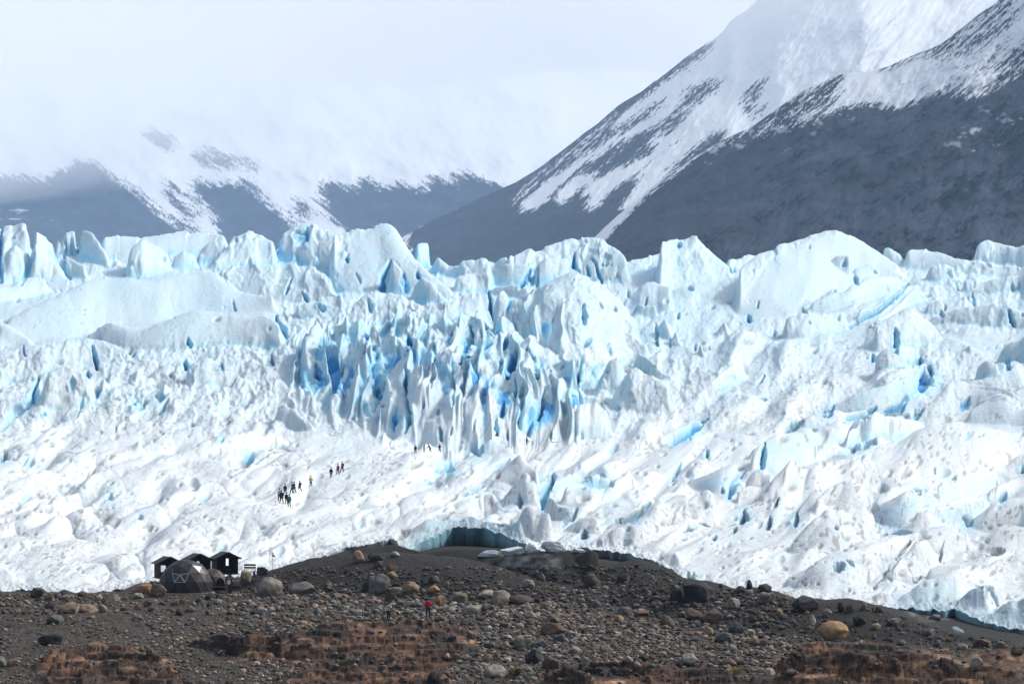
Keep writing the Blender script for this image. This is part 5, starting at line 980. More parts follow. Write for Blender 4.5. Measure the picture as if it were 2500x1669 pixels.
# ---- geodesic dome tents
def geodesic(f):
    """icosahedron with a vertex on top, each face divided f times, pushed out to the sphere"""
    b = bmesh.new(); bmesh.ops.create_icosphere(b, subdivisions=1, radius=1.0)
    tri = [[v.co.normalized() for v in fa.verts] for fa in b.faces]; b.free()
    bm = bmesh.new(); key = {}
    def V(p):
        p = p.normalized(); k = tuple(round(c, 4) for c in p)
        if k not in key: key[k] = bm.verts.new(p)
        return key[k]
    for a_, b_, c_ in tri:
        g = lambda i, j: V(a_ + (b_ - a_) * (i / f) + (c_ - a_) * (j / f))
        for i in range(f):
            for j in range(f - i):
                bm.faces.new((g(i, j), g(i + 1, j), g(i, j + 1)))
                if i + j < f - 1: bm.faces.new((g(i + 1, j), g(i + 1, j + 1), g(i, j + 1)))
    return bm
def dome(name, label, u, vbase, dist, R, cut, rz, mat, big):
    x = (u - UC) / F * dist; z0 = ZC + (VH - vbase) / F * dist
    r = empty(name, (x, dist, z0), 0); tag(r, label, 'dome tent', 'geodesic dome tents')
    bm = geodesic(3 if big else 2)
    tg = [(-.28, .58), (-.11, .48), (.07, .60)]
    cs = [f_.calc_center_median() for f_ in bm.faces]
    best = None
    for k in range(72):
        m = Matrix.Rotation(math.radians(k), 3, 'Z'); q = [m @ c for c in cs]; q = [(c.x, c.z + cut, i) for i, c in enumerate(q) if c.y < -.2]
        pick = [min(q, key=lambda c: (c[0] - a) ** 2 + (c[1] - b_) ** 2) for a, b_ in tg]
        e_ = sum((p[0] - a) ** 2 + (p[1] - b_) ** 2 for p, (a, b_) in zip(pick, tg)) + (10 if len({p[2] for p in pick}) < 3 else 0)
        if best is None or e_ < best[0]: best = (e_, k, [p[2] for p in pick], min(q, key=lambda c: (c[0] - .50) ** 2 + (c[1] - .95) ** 2)[2])
    bmesh.ops.rotate(bm, verts=bm.verts, cent=(0, 0, 0), matrix=Matrix.Rotation(math.radians(best[1]), 3, 'Z'))
    for v in bm.verts: v.co = Vector((v.co.x * R, v.co.y * R, (v.co.z + cut) * R))
    bm.faces.ensure_lookup_table()
    wv = [[v.co.copy() for v in bm.faces[i].verts] for i in best[2]] if big else []
    pv = [[v.co.copy() for v in bm.faces[best[3]].verts]] if big else []
    bmesh.ops.bisect_plane(bm, geom=bm.verts[:] + bm.edges[:] + bm.faces[:], plane_co=(0, 0, 0), plane_no=(0, 0, 1), clear_inner=True)
    ed = [(e.verts[0].co.copy(), e.verts[1].co.copy()) for e in bm.edges]
    obj_bm('cover', bm, mat, r)
    cen = Vector((0, 0, cut * R))
    b = BM()
    for a_, c_ in ed: bar(b, a_ * 1.002, c_ * 1.002, .013, 5)
    obj_bm('cover_seam', b, mat, r)
    def tri_panel(nm, pts, mt, parent, off):
        c = sum(pts, Vector()) / 3; n = (c - cen).normalized(); q = [c + (p - c) * .95 + n * off for p in pts]
        if (q[1] - q[0]).cross(q[2] - q[0]).dot(n) < 0: q = q[::-1]
        b = BM(); poly(b, q, .015); return obj_bm(nm, b, mt, parent), q, n
    for pts in wv:
        p_, q, n = tri_panel('window_pane', pts, M['glass'], r, .03)
        b = BM()
        for i in range(3): bar(b, q[i] + n * .01, q[(i + 1) % 3] + n * .01, .026, 6)
        obj_bm('window_frame', b, M['seam'], p_)
    for pts in pv: tag(tri_panel('sky_reflection', pts, M['clear'], r, .03)[0], 'pale triangular panel painted as reflected sky')  # pale panel laid over the cover to paint in reflected sky
    return r, R
d1, R1 = dome('dome_tent', 'large dark brown geodesic dome tent with triangular windows, on a pale deck', 453.5, 1444, 302.5, 2.86, .22, math.radians(12), M['shell'], True)
b = BM(); box(b, (0, 0, -.13), (5.95, 5.6, .26), Euler((0, 0, math.radians(10))).to_quaternion()); obj_bm('deck', b, M['deck'], d1)
for k in range(5):
    pass
d2, R2 = dome('dome_tent', 'small brown dome tent with a dark doorway, tucked behind the large dome', 517, 1443, 306.5, 1.75, .42, math.radians(-8), M['shell2'], False)
b = BM()
pts = [(math.cos(a) * .42, 0, .0 + 1.05 + math.sin(a) * .42) for a in np.linspace(0, math.pi, 9)]
pts = [(.42, 0, .25)] + pts + [(-.42, 0, .25)]
an = math.radians(38)
q = [Vector((p[0] * math.cos(an) + 1.66 * math.sin(an), p[0] * math.sin(an) - 1.66 * math.cos(an), p[2])) for p in pts]
poly(b, q[::-1], .2); obj_bm('doorway', b, M['black'], d2)
b = BM(); box(b, (0, 0, -.12), (3.2, 3.2, .22)); obj_bm('deck', b, M['dark_wood'], d2)
# stairs / bench between dome and sign
def at(u, v, dist): return Vector(((u - UC) / F * dist, dist, ZC + (VH - v) / F * dist))
def sit(u, v, dz=0.0):
    p = ground_hit(u, v); p.z += dz; return p
p = at(535.5, 1444, 303)
r = empty('entrance_steps', p, math.radians(4)); tag(r, 'dark timber entrance steps with pale edges, between the large dome and the sign', 'steps')
for k in range(4):
    b = BM(); box(b, (0, .28 * k, .12 + .2 * k), (1.25, .3, .06)); obj_bm('tread', b, M['dark_wood'], r)
    b = BM(); box(b, (0, .28 * k - .155, .12 + .2 * k), (1.25, .02, .05)); obj_bm('tread_edge', b, M['deck'] if k in (0, 2) else M['dark_wood'], r)
for s in (-1, 1):
    b = BM(); beam(b, (s * .64, -.1, -.2), (s * .64, 1.1, .8), .05, .2); obj_bm('stringer', b, M['dark_wood'], r)
b = BM(); box(b, (0, .5, .2), (1.2, .9, .5)); obj_bm('riser', b, M['black'], r)
# sign
p = at(558.8, 1446, 302.5)
r = empty('sign_board', p, math.radians(6)); tag(r, 'tapered brown sign board with a white round emblem, beside the dome entrance', 'sign')
H = 1.45; b = BM()
poly(b, [(-.29, 0, -.1), (.29, 0, -.1), (.38, 0, H), (-.40, 0, H)], .09); obj_bm('board', b, M['sign_brown'], r)
b = BM(); poly(b, [(-.285, -.006, -.05), (-.09, -.006, -.05), (-.12, -.006, H - .45), (-.34, -.006, H - .35)], .02); obj_bm('stripe', b, M['sign_stripe'], r)
b = BM()
bmesh.ops.create_cone(b, cap_ends=True, segments=28, radius1=.22, radius2=.22, depth=.03); bmesh.ops.rotate(b, verts=b.verts, cent=(0, 0, 0), matrix=Matrix.Rotation(math.pi / 2, 3, 'X')); bmesh.ops.scale(b, verts=b.verts, vec=(.9, 1, 1.15)); bmesh.ops.translate(b, verts=b.verts, vec=(.0, -.02, H - .31))
em = obj_bm('emblem', b, M['white_disc'], r)
b = BM()
pa_ = [(-.10, -.04, H - .36), (-.03, -.04, H - .24), (.01, -.04, H - .29), (.05, -.04, H - .22), (.11, -.04, H - .36)]
poly(b, pa_, .01); obj_bm('emblem_mark', b, M['stone_grey'], em)
# backed bench
p = at(609, 1399.5, 316)
r = empty('bench', p, math.radians(-6)); tag(r, 'dark slatted bench with a high back, on the gravel rise by the shelters', 'bench')
W2 = .64
for z in (.96, .66):
    b = BM(); box(b, (0, .3, z), (2 * W2 + .02, .05, .21)); obj_bm('back_slat', b, M['dark_wood'], r)
b = BM(); box(b, (0, 0, .24), (2 * W2 + .1, .45, .07)); obj_bm('seat', b, M['dark_wood'], r)
b = BM(); box(b, (0, .25, .45), (2 * W2, .05, .05)); obj_bm('back_rail', b, M['dark_wood'], r)
for s in (-1, 1):
    b = BM(); box(b, (s * (W2 - .1), 0, -.06), (.16, .42, .55)); obj_bm('leg', b, M['dark_wood'], r)
    b = BM(); beam(b, (s * (W2 - .02), .26, .2), (s * (W2 - .02), .3, 1.05), .05, .05); obj_bm('back_post', b, M['dark_wood'], r)
    b = BM(); beam(b, (s * .55, .22, .26), (s * .22, .28, .5), .03, .03); obj_bm('brace', b, M['dark_wood'], r)
# flag pole
p = at(666.6, 1394, 321)
r = empty('flag_pole', p); tag(r, 'thin leaning flag pole with a small light blue and white flag, on the moraine crest', 'flag pole')
tip = Vector((-.13, 0, 2.3))
b = BM(); bar(b, (0, 0, -.4), tip, .028, 8, .018); obj_bm('pole', b, M['stone_grey'], r)
def band(name, f0, f1, mat):
    bm = BM(); n = 10; rowsv = []
    for i in range(n + 1):
        t_ = i / n; rr = []
        for f in (f0, f1):
            ax = tip * (.965 - .20 * f)
            L = .42 * (.55 + .45 * f)
            rr.append(bm.verts.new(ax + Vector((t_ * L, .05 * math.sin(t_ * 7 + f), -.26 * t_ * (1.05 - f * .6) - .02 * math.sin(t_ * 5)))))
        rowsv.append(rr)
    for i in range(n): bm.faces.new((rowsv[i][0], rowsv[i + 1][0], rowsv[i + 1][1], rowsv[i][1]))
    ext = bmesh.ops.solidify(bm, geom=bm.faces[:], thickness=.012)
    return obj_bm(name, bm, mat, fl)
fl = empty('flag', (0, 0, 0)); fl.parent = r
band('flag_band', 0, .34, M['flag_blue']); band('flag_band', .34, .66, M['flag_white']); band('flag_band', .66, 1.15, M['flag_blue'])

# ---------------------------------------------------------------- people
SKIN = simple('skin', (.42, .25, .18), .6, .3, .1); HAIRB = simple('brown_hair', (.045, .024, .014), .7, .3, .3); BOOT = simple('dark_boot', (.012, .011, .010), .7, .3, .3)
_cl = {}
def cloth(rgb):
    if rgb not in _cl: _cl[rgb] = simple('fabric', rgb, .85, .15, .18, 9)
    return _cl[rgb]
def skin_mesh(verts, edges, radii, root, sub=1):
    me = bpy.data.meshes.new('tmp'); me.from_pydata([tuple(v) for v in verts], edges, [])
    o = bpy.data.objects.new('tmp', me); COL.objects.link(o)
    md = o.modifiers.new('s', 'SKIN')
    sv = me.skin_vertices[0].data
    for i, rr in enumerate(radii): sv[i].radius = (rr, rr) if not hasattr(rr, '__len__') else rr
    sv[root].use_root = True
    md.use_smooth_shade = True
    if sub: s = o.modifiers.new('d', 'SUBSURF'); s.levels = sub
    dg = bpy.context.evaluated_depsgraph_get(); ev = o.evaluated_get(dg)
    res = bpy.data.meshes.new_from_object(ev)
    bpy.data.objects.remove(o); bpy.data.meshes.remove(me)
    res.polygons.foreach_set('use_smooth', [True] * len(res.polygons))
    return res
def put(name, me, mat, parent):
    me.name = name; me.materials.clear(); me.materials.append(mat); o = bpy.data.objects.new(name, me); link(o, parent); return o
def person(pos, face, label, jacket, trousers, pose='walk', hat=None, hair=None, pack=None, hgt=1.72, lean=0.0, stride=.28, arms=None, group='walkers on the ice', lower=None):
    """face: heading in degrees, 0 = away from the viewer, 90 = to the right, 180 = towards the viewer"""
    r = empty('person', pos, -math.radians(face)); tag(r, label, 'person', group); r.scale = (hgt / 1.74,) * 3
    hip = .92 if pose != 'sit' else .32
    V_ = {}
    def L(y, z):                                 # lean forward about the hips
        dz = z - hip; return (y + math.sin(lean) * dz, hip + math.cos(lean) * dz)
    def P(k, x, y, z, r_): V_[k] = (Vector((x, y, z)), r_)
    P('pelvis', 0, 0, hip, (.165, .12))
    for k, z, r_ in (('waist', hip + .16, (.15, .105)), ('chest', hip + .38, (.18, .12)), ('neckb', hip + .535, .075), ('neck', hip + .60, .055), ('head1', hip + .665, (.075, .088)), ('head2', hip + .765, (.079, .098)), ('head3', hip + .82, .06)):
        y, z2 = L(0, z); P(k, 0, y, z2, r_)
    y, z2 = L(.085, hip + .70); P('nose', 0, y + .02, z2, .014)
    arms = arms or ((.06, -.05), (-.06, .05))
    for s, (k, ar) in zip((-1, 1), (('l', arms[0]), ('r', arms[1]))):
        y, z = L(0, hip + .50); P(k + 'sh', s * .185, y, z, .062)
        if isinstance(ar, str):
            if ar == 'face': e = (s * .27, y + .17, z - .20); h = (s * .09, y + .30, z + .12)
            elif ar == 'front': e = (s * .30, y + .03, z - .27); h = (s * .10, y + .22, z - .30)
            elif ar == 'hip': e = (s * .38, y - .06, z - .26); h = (s * .21, y + .02, z - .44)
            elif ar == 'down': e = (s * .24, y + .14, z - .27); h = (s * .20, y + .30, z - .46)
        else: e = (s * .245, y + ar[0] * .5, z - .29); h = (s * .25, y + ar[0] * 1.2 + .06, z - .53)
        P(k + 'el', *e, .045); P(k + 'wr', *h, .032)
        d = (Vector(h) - Vector(e)).normalized(); pa = Vector(h) + d * .055; P(k + 'pm', *pa, .034)
        sd = d.cross(Vector((0, 1, .2))).normalized()
        for fi in range(4):
            o_ = (fi - 1.5) * .019; ln = (.070, .080, .076, .060)[fi]
            a_ = pa + d * .035 + sd * o_; b_ = a_ + d * ln * .55 + Vector((0, .012, 0)); c_ = b_ + d * ln * .4 + Vector((0, .025, 0))
            P(f'{k}f{fi}a', *a_, .010); P(f'{k}f{fi}b', *b_, .009); P(f'{k}f{fi}c', *c_, .008)
        t0 = pa + sd * .03 * s; t1 = t0 + d * .03 + sd * s * .022 + Vector((0, .02, 0)); P(k + 'ta', *t0, .012); P(k + 'tb', *t1, .010)
        st = stride * s * (1 if pose == 'walk' else 0)
        P(k + 'hp', s * .095, 0, hip - .06, .085)
        if pose == 'sit':
            P(k + 'kn', s * .15, .40, hip + .10, .062); P(k + 'an', s * .15, .42, .08, .045); P(k + 'to', s * .16, .60, .04, .04)
        elif pose == 'walk':
            P(k + 'kn', s * .10, st * .55 + .05, .49, .060); bk = .14 if st < 0 else 0
            P(k + 'an', s * .10, st - .02, .085 + bk, .044); P(k + 'to', s * .11, st + .15, .04 + bk * .3, .038)
        else:
            sp = .13 if pose == 'stand' else .1
            P(k + 'kn', s * sp, .02 + .05 * (s > 0), .49, .060); P(k + 'an', s * (sp + .03), -.01, .085, .044); P(k + 'to', s * (sp + .06), .16, .04, .038)
    names = list(V_); ix = {k: i for i, k in enumerate(names)}
    E = [('pelvis', 'waist'), ('waist', 'chest'), ('chest', 'neckb'), ('neckb', 'neck'), ('neck', 'head1'), ('head1', 'head2'), ('head2', 'head3'), ('head1', 'nose')]
    for k in 'lr':
        E += [('chest', k + 'sh'), (k + 'sh', k + 'el'), (k + 'el', k + 'wr'), (k + 'wr', k + 'pm'), ('pelvis', k + 'hp'), (k + 'hp', k + 'kn'), (k + 'kn', k + 'an'), (k + 'an', k + 'to'), (k + 'pm', k + 'ta'), (k + 'ta', k + 'tb')]
        for fi in range(4): E += [(k + 'pm', f'{k}f{fi}a'), (f'{k}f{fi}a', f'{k}f{fi}b'), (f'{k}f{fi}b', f'{k}f{fi}c')]
    body = skin_mesh([V_[k][0] for k in names], [(ix[a], ix[b]) for a, b in E], [V_[k][1] for k in names], ix['pelvis'])
    put('body', body, SKIN, r)
    def sub(nm, keys, edges, grow, mat, root, over=None):
        kk = [k for k in keys]; ii = {k: i for i, k in enumerate(kk)}
        rad = []
        for k in kk:
            q = V_[k][1]; g = (over or {}).get(k, grow)
            rad.append(tuple(a + g for a in q) if hasattr(q, '__len__') else q + g)
        return put(nm, skin_mesh([V_[k][0] for k in kk], [(ii[a], ii[b]) for a, b in edges], rad, ii[root]), mat, r)
    jk = ['pelvis', 'waist', 'chest', 'neckb'] + [k + j for k in 'lr' for j in ('sh', 'el', 'wr')]
    je = [('pelvis', 'waist'), ('waist', 'chest'), ('chest', 'neckb')] + [(a, b) for k in 'lr' for a, b in (('chest', k + 'sh'), (k + 'sh', k + 'el'), (k + 'el', k + 'wr'))]
    sub('jacket', jk, je, .028, cloth(jacket), 'chest', {'waist': .045, 'pelvis': .035})
    if lower: sub('tied_jacket', ['pelvis', 'waist', 'lhp', 'rhp'], [('pelvis', 'waist'), ('pelvis', 'lhp'), ('pelvis', 'rhp')], .055, cloth(lower), 'pelvis')
    tk = ['pelvis'] + [k + j for k in 'lr' for j in ('hp', 'kn', 'an')]
    te = [(a, b) for k in 'lr' for a, b in (('pelvis', k + 'hp'), (k + 'hp', k + 'kn'), (k + 'kn', k + 'an'))]
    sub('trousers', tk, te, .022, cloth(trousers), 'pelvis')
    for k in 'lr': sub('boot', [k + 'an', k + 'to'], [(k + 'an', k + 'to')], .016, BOOT, k + 'an')
    b = BM(); h2 = V_['head2'][0]
    if hat is not None or hair is None:
        bmesh.ops.create_uvsphere(b, u_segments=14, v_segments=9, radius=.112); 
        for v in b.verts: v.co.z = max(v.co.z, -.035 if v.co.y > .03 else -.075); v.co.z *= 1.08
        bmesh.ops.translate(b, verts=b.verts, vec=h2 + Vector((0, -.008, .035))); obj_bm('hat', b, cloth(hat or (.012, .012, .013)), r, True)
    else:
        bmesh.ops.create_uvsphere(b, u_segments=14, v_segments=12, radius=.115)
        for v in b.verts:
            if v.co.y > .04 and v.co.z < .03: v.co.y = .04
            if v.co.z < -.02 and hair == 'long': v.co.z *= 3.2; v.co.y = v.co.y * .6 - .05
        bmesh.ops.translate(b, verts=b.verts, vec=h2 + Vector((0, -.012, .03))); obj_bm('hair', b, HAIRB, r, True)
    for sx in (-1, 1):
        b = BM(); bmesh.ops.create_uvsphere(b, u_segments=6, v_segments=4, radius=.011, matrix=Matrix.Translation(h2 + Vector((sx * .032, .098, -.02)))); obj_bm('eye', b, BOOT, r)
    if pack is not None:
        b = BM(); y, z = L(-.20, hip + .34)
        vs_ = box(b, (0, y, z), (.30, .17, .46), Euler((-lean, 0, 0)).to_quaternion())
        bmesh.ops.bevel(b, geom=b.edges[:], offset=.05, segments=2, affect='EDGES'); obj_bm('backpack', b, cloth(pack), r, True)
    return r
BLK = (.010, .010, .012); DK = (.014, .013, .017)
def on_ice(u, v, dz=0.0):
    p = ice_hit(u, v); p.z += dz; return p
G1 = 'walkers climbing the ice in a line'
person(on_ice(686, 1230), 25, 'person in black with a dark backpack, leading left at the foot of the line', (.014, .015, .015), BLK, 'walk', BLK, pack=(.030, .022, .020), hgt=1.85, group=G1)
person(on_ice(682, 1224), 190, 'person in a pale grey jacket half hidden behind the black backpack', (.36, .37, .40), DK, 'stand', BLK, group=G1)
person(on_ice(699.5, 1231), 15, 'person in a maroon jacket under a black backpack, low in the line', (.10, .012, .040), DK, 'stand', BLK, pack=BLK, hgt=1.6, group=G1)
person(on_ice(706, 1238), 200, 'person in a teal jacket with an orange hood, lowest in the line', (.010, .12, .13), (.012, .030, .032), 'stand', BLK, pack=(.42, .14, .05), group=G1)
person(on_ice(695, 1209), 200, 'person in dark purple clothes with arms held out, behind the lowest group', (.022, .012, .028), (.016, .010, .022), 'walk', BLK, arms=((.02, 0), (.05, 0)), hgt=1.6, group=G1)
person(on_ice(712, 1206), 250, 'person in a bright blue jacket striding on the ice', (.012, .075, .24), DK, 'walk', BLK, hgt=1.75, group=G1)
person(on_ice(718, 1205), 240, 'person in black close beside the bright blue jacket', BLK, DK, 'walk', hair='short', hgt=1.72, group=G1)
person(on_ice(732, 1200), 280, 'person in black with one heel lifted, between the blue and yellow jackets', BLK, BLK, 'walk', hair='short', pack=(.015, .018, .016), hgt=1.6, stride=.36, group=G1)
person(on_ice(758, 1189), 0, 'person in a yellow jacket and black trousers, alone in the line', (.55, .38, .05), BLK, 'stand', (.09, .045, .02), hgt=1.62, arms=('front', 'front'), group=G1)
person(on_ice(808, 1167), 190, 'person in a black jacket and grey trousers, third from the top of the line', BLK, (.05, .048, .05), 'walk', BLK, hgt=1.66, stride=.14, group=G1)
person(on_ice(824, 1159), 215, 'person in a pink hooded jacket with turquoise tied at the waist', (.24, .035, .14), DK, 'walk', (.26, .04, .10), lower=(.02, .22, .27), hgt=1.72, stride=.2, group=G1)
person(on_ice(834, 1154), 240, 'person in a dark red jacket, highest of the line', (.20, .010, .030), BLK, 'walk', BLK, pack=BLK, hgt=1.78, group=G1)
G2 = 'people on the ice shelf below the icefall'
person(on_ice(1013, 1107, -.12), 180, 'person in a dark navy jacket, leftmost on the ice shelf', (.020, .021, .034), DK, 'stand', BLK, hgt=1.6, group=G2)
person(on_ice(1036, 1104, -.1), 235, 'person in a pale coat with long brown hair on the ice shelf', (.55, .50, .50), (.4, .38, .38), 'stand', hair='long', hgt=1.5, arms=('front', 'front'), group=G2)
person(on_ice(1051, 1105, .0), 265, 'person in black bending forward on the ice shelf', BLK, (.014, .014, .015), 'walk', BLK, lean=.55, hgt=1.7, stride=.2, arms=('down', 'down'), group=G2)
person(on_ice(1072, 1103.5, -.1), 0, 'stocky person in black seen from behind, elbows out, on the ice shelf', BLK, BLK, 'stand', BLK, hgt=1.62, arms=('front', 'front'), group=G2)
person(on_ice(1213, 1070, .1), 250, 'person in dark grey crouching low under the blue crevasses', (.040, .036, .040), (.09, .085, .09), 'sit', BLK, hgt=1.6, arms=('front', 'front'), group=G2)
person(on_ice(1286, 1085, .0), 80, 'person in a dark green jacket standing at the small table', (.014, .030, .034), BLK, 'stand', BLK, hgt=1.62, arms=('down', 'down'), group=G2)
person(sit(1044.5, 1506), 10, 'person in a red jacket standing on the shore stones', (.46, .008, .025), BLK, 'stand', BLK, hgt=1.74, arms=((.0, 0), 'hip'), group='people on the shore')
person(sit(947, 1514), 50, 'person in a pale grey jacket taking a picture on the shore', (.33, .34, .31), (.012, .013, .018), 'stand', hair='short', hgt=1.66, arms=('face', 'face'), group='people on the shore')
# small tables on the ice
def table(u0, u1, vt, vf, label):
    pz = ice_hit((u0 + u1) / 2, vf); d = pz.y; w = (u1 - u0) / F * d; h = min(1.0, (vf - vt) / F * d)
    r = empty('table', (((u0 + u1) / 2 - UC) / F * d, d, pz.z)); tag(r, label, 'table', 'small tables on the ice')
    b = BM(); box(b, (0, 0, h), (w, .6, .09)); obj_bm('table_top', b, M['wood'], r)
    for sx in (-1, 1):
        for sy in (-1, 1):
            b = BM(); bar(b, (sx * (w / 2 - .06) + sy * .06, sy * .24, -.3), (sx * (w / 2 - .06) + sy * .06, sy * .24, h), .03, 6); obj_bm('leg', b, M['wood'], r)
table(1289, 1300.5, 1078, 1086, 'small brown table next to the person in dark green')
table(1347, 1364, 1079.5, 1087.6, 'small brown table standing alone on the ice shelf')
# ---------------------------------------------------------------- boulders
def stone_mesh(name, seed, sub=3, ang=.5, mat=None):
    bm = bmesh.new(); bmesh.ops.create_icosphere(bm, subdivisions=sub, radius=1.0)
    rng = random.Random(seed)
    pl = []
    for _ in range(int(5 + ang * 12)):
        n = Vector((rng.gauss(0, 1), rng.gauss(0, 1), rng.gauss(0, 1))).normalized(); pl.append((n, rng.uniform(.50, .88) + (1 - ang) * .14))
    off = Vector((rng.uniform(-50, 50),) * 3)
    for v in bm.verts:
        c = v.co.copy(); c *= 1 + .20 * mnoise.noise(c * 1.1 + off)
        for n, dd in pl:
            t_ = c.dot(n) - dd
            if t_ > 0: c -= n * t_ * (.92 if ang > .4 else .6)
        c *= 1 + .11 * mnoise.noise(c * 2.6 + off) + .05 * mnoise.noise(c * 6 + off) + .03 * mnoise.noise(c * 13 + off)
        v.co = c
    xs = [v.co.x for v in bm.verts]; ys = [v.co.y for v in bm.verts]; zs = [v.co.z for v in bm.verts]
    for v in bm.verts:
        v.co.x = (v.co.x - (max(xs) + min(xs)) / 2) / (max(xs) - min(xs)); v.co.y = (v.co.y - (max(ys) + min(ys)) / 2) / (max(ys) - min(ys)); v.co.z = (v.co.z - min(zs)) / (max(zs) - min(zs))
    me = bpy.data.meshes.new(name); bm.to_mesh(me); bm.free(); me.polygons.foreach_set('use_smooth', [True] * len(me.polygons))
    if mat: me.materials.append(mat)
    return me
t = NT('boulder_stone', .88, .25)
oi = t.n('ShaderNodeObjectInfo')
tcg = t.n('ShaderNodeTexCoord'); va = t.n('ShaderNodeVectorMath', operation='ADD'); t.l(tcg.outputs['Object'], va.inputs[0]); t.l(oi.outputs['Location'], va.inputs[1])
n1 = t.noise(3.2, 5, .65, va.outputs[0]); n2 = t.noise(14, 4, .7, va.outputs[0]); n3 = t.noise(1.3, 2, .5, va.outputs[0])
f = t.math('ADD', t.math('MULTIPLY', n1, .6), t.math('MULTIPLY', n2, .4))
c = t.mix(1.0, oi.outputs['Color'], t.ramp(f, [(.3, .35), (.5, .9), (.7, 1.6)]), 'MULTIPLY')
c = t.mix(t.ramp(n3, [(.56, 0), (.68, .55)]), c, (.050, .046, .036))
t.color(c); t.bump(f, .8, .08); M_STONE = t.m
ROUND = [stone_mesh('boulder', 100 + i, 4, .55, M_STONE) for i in range(9)]
ANGLE = [stone_mesh('boulder', 200 + i, 4, .9, M_STONE) for i in range(9)]
TONE = dict(pale=((.27, .245, .215), 'pale grey'), grey=((.125, .115, .104), 'grey'), dark=((.050, .048, .047), 'dark grey'), char=((.026, .026, .028), 'charcoal'), brown=((.095, .070, .053), 'brown'), tan=((.225, .165, .115), 'tan'),
            rust=((.125, .076, .053), 'rusty brown'), orange=((.26, .152, .082), 'orange brown'), slate=((.072, .075, .080), 'blue grey'), green=((.15, .15, .125), 'greenish grey'), olive=((.165, .148, .11), 'olive grey'), pink=((.26, .195, .165), 'pinkish'), red=((.080, .049, .043), 'dark red'), gold=((.29, .19, .10), 'golden'))
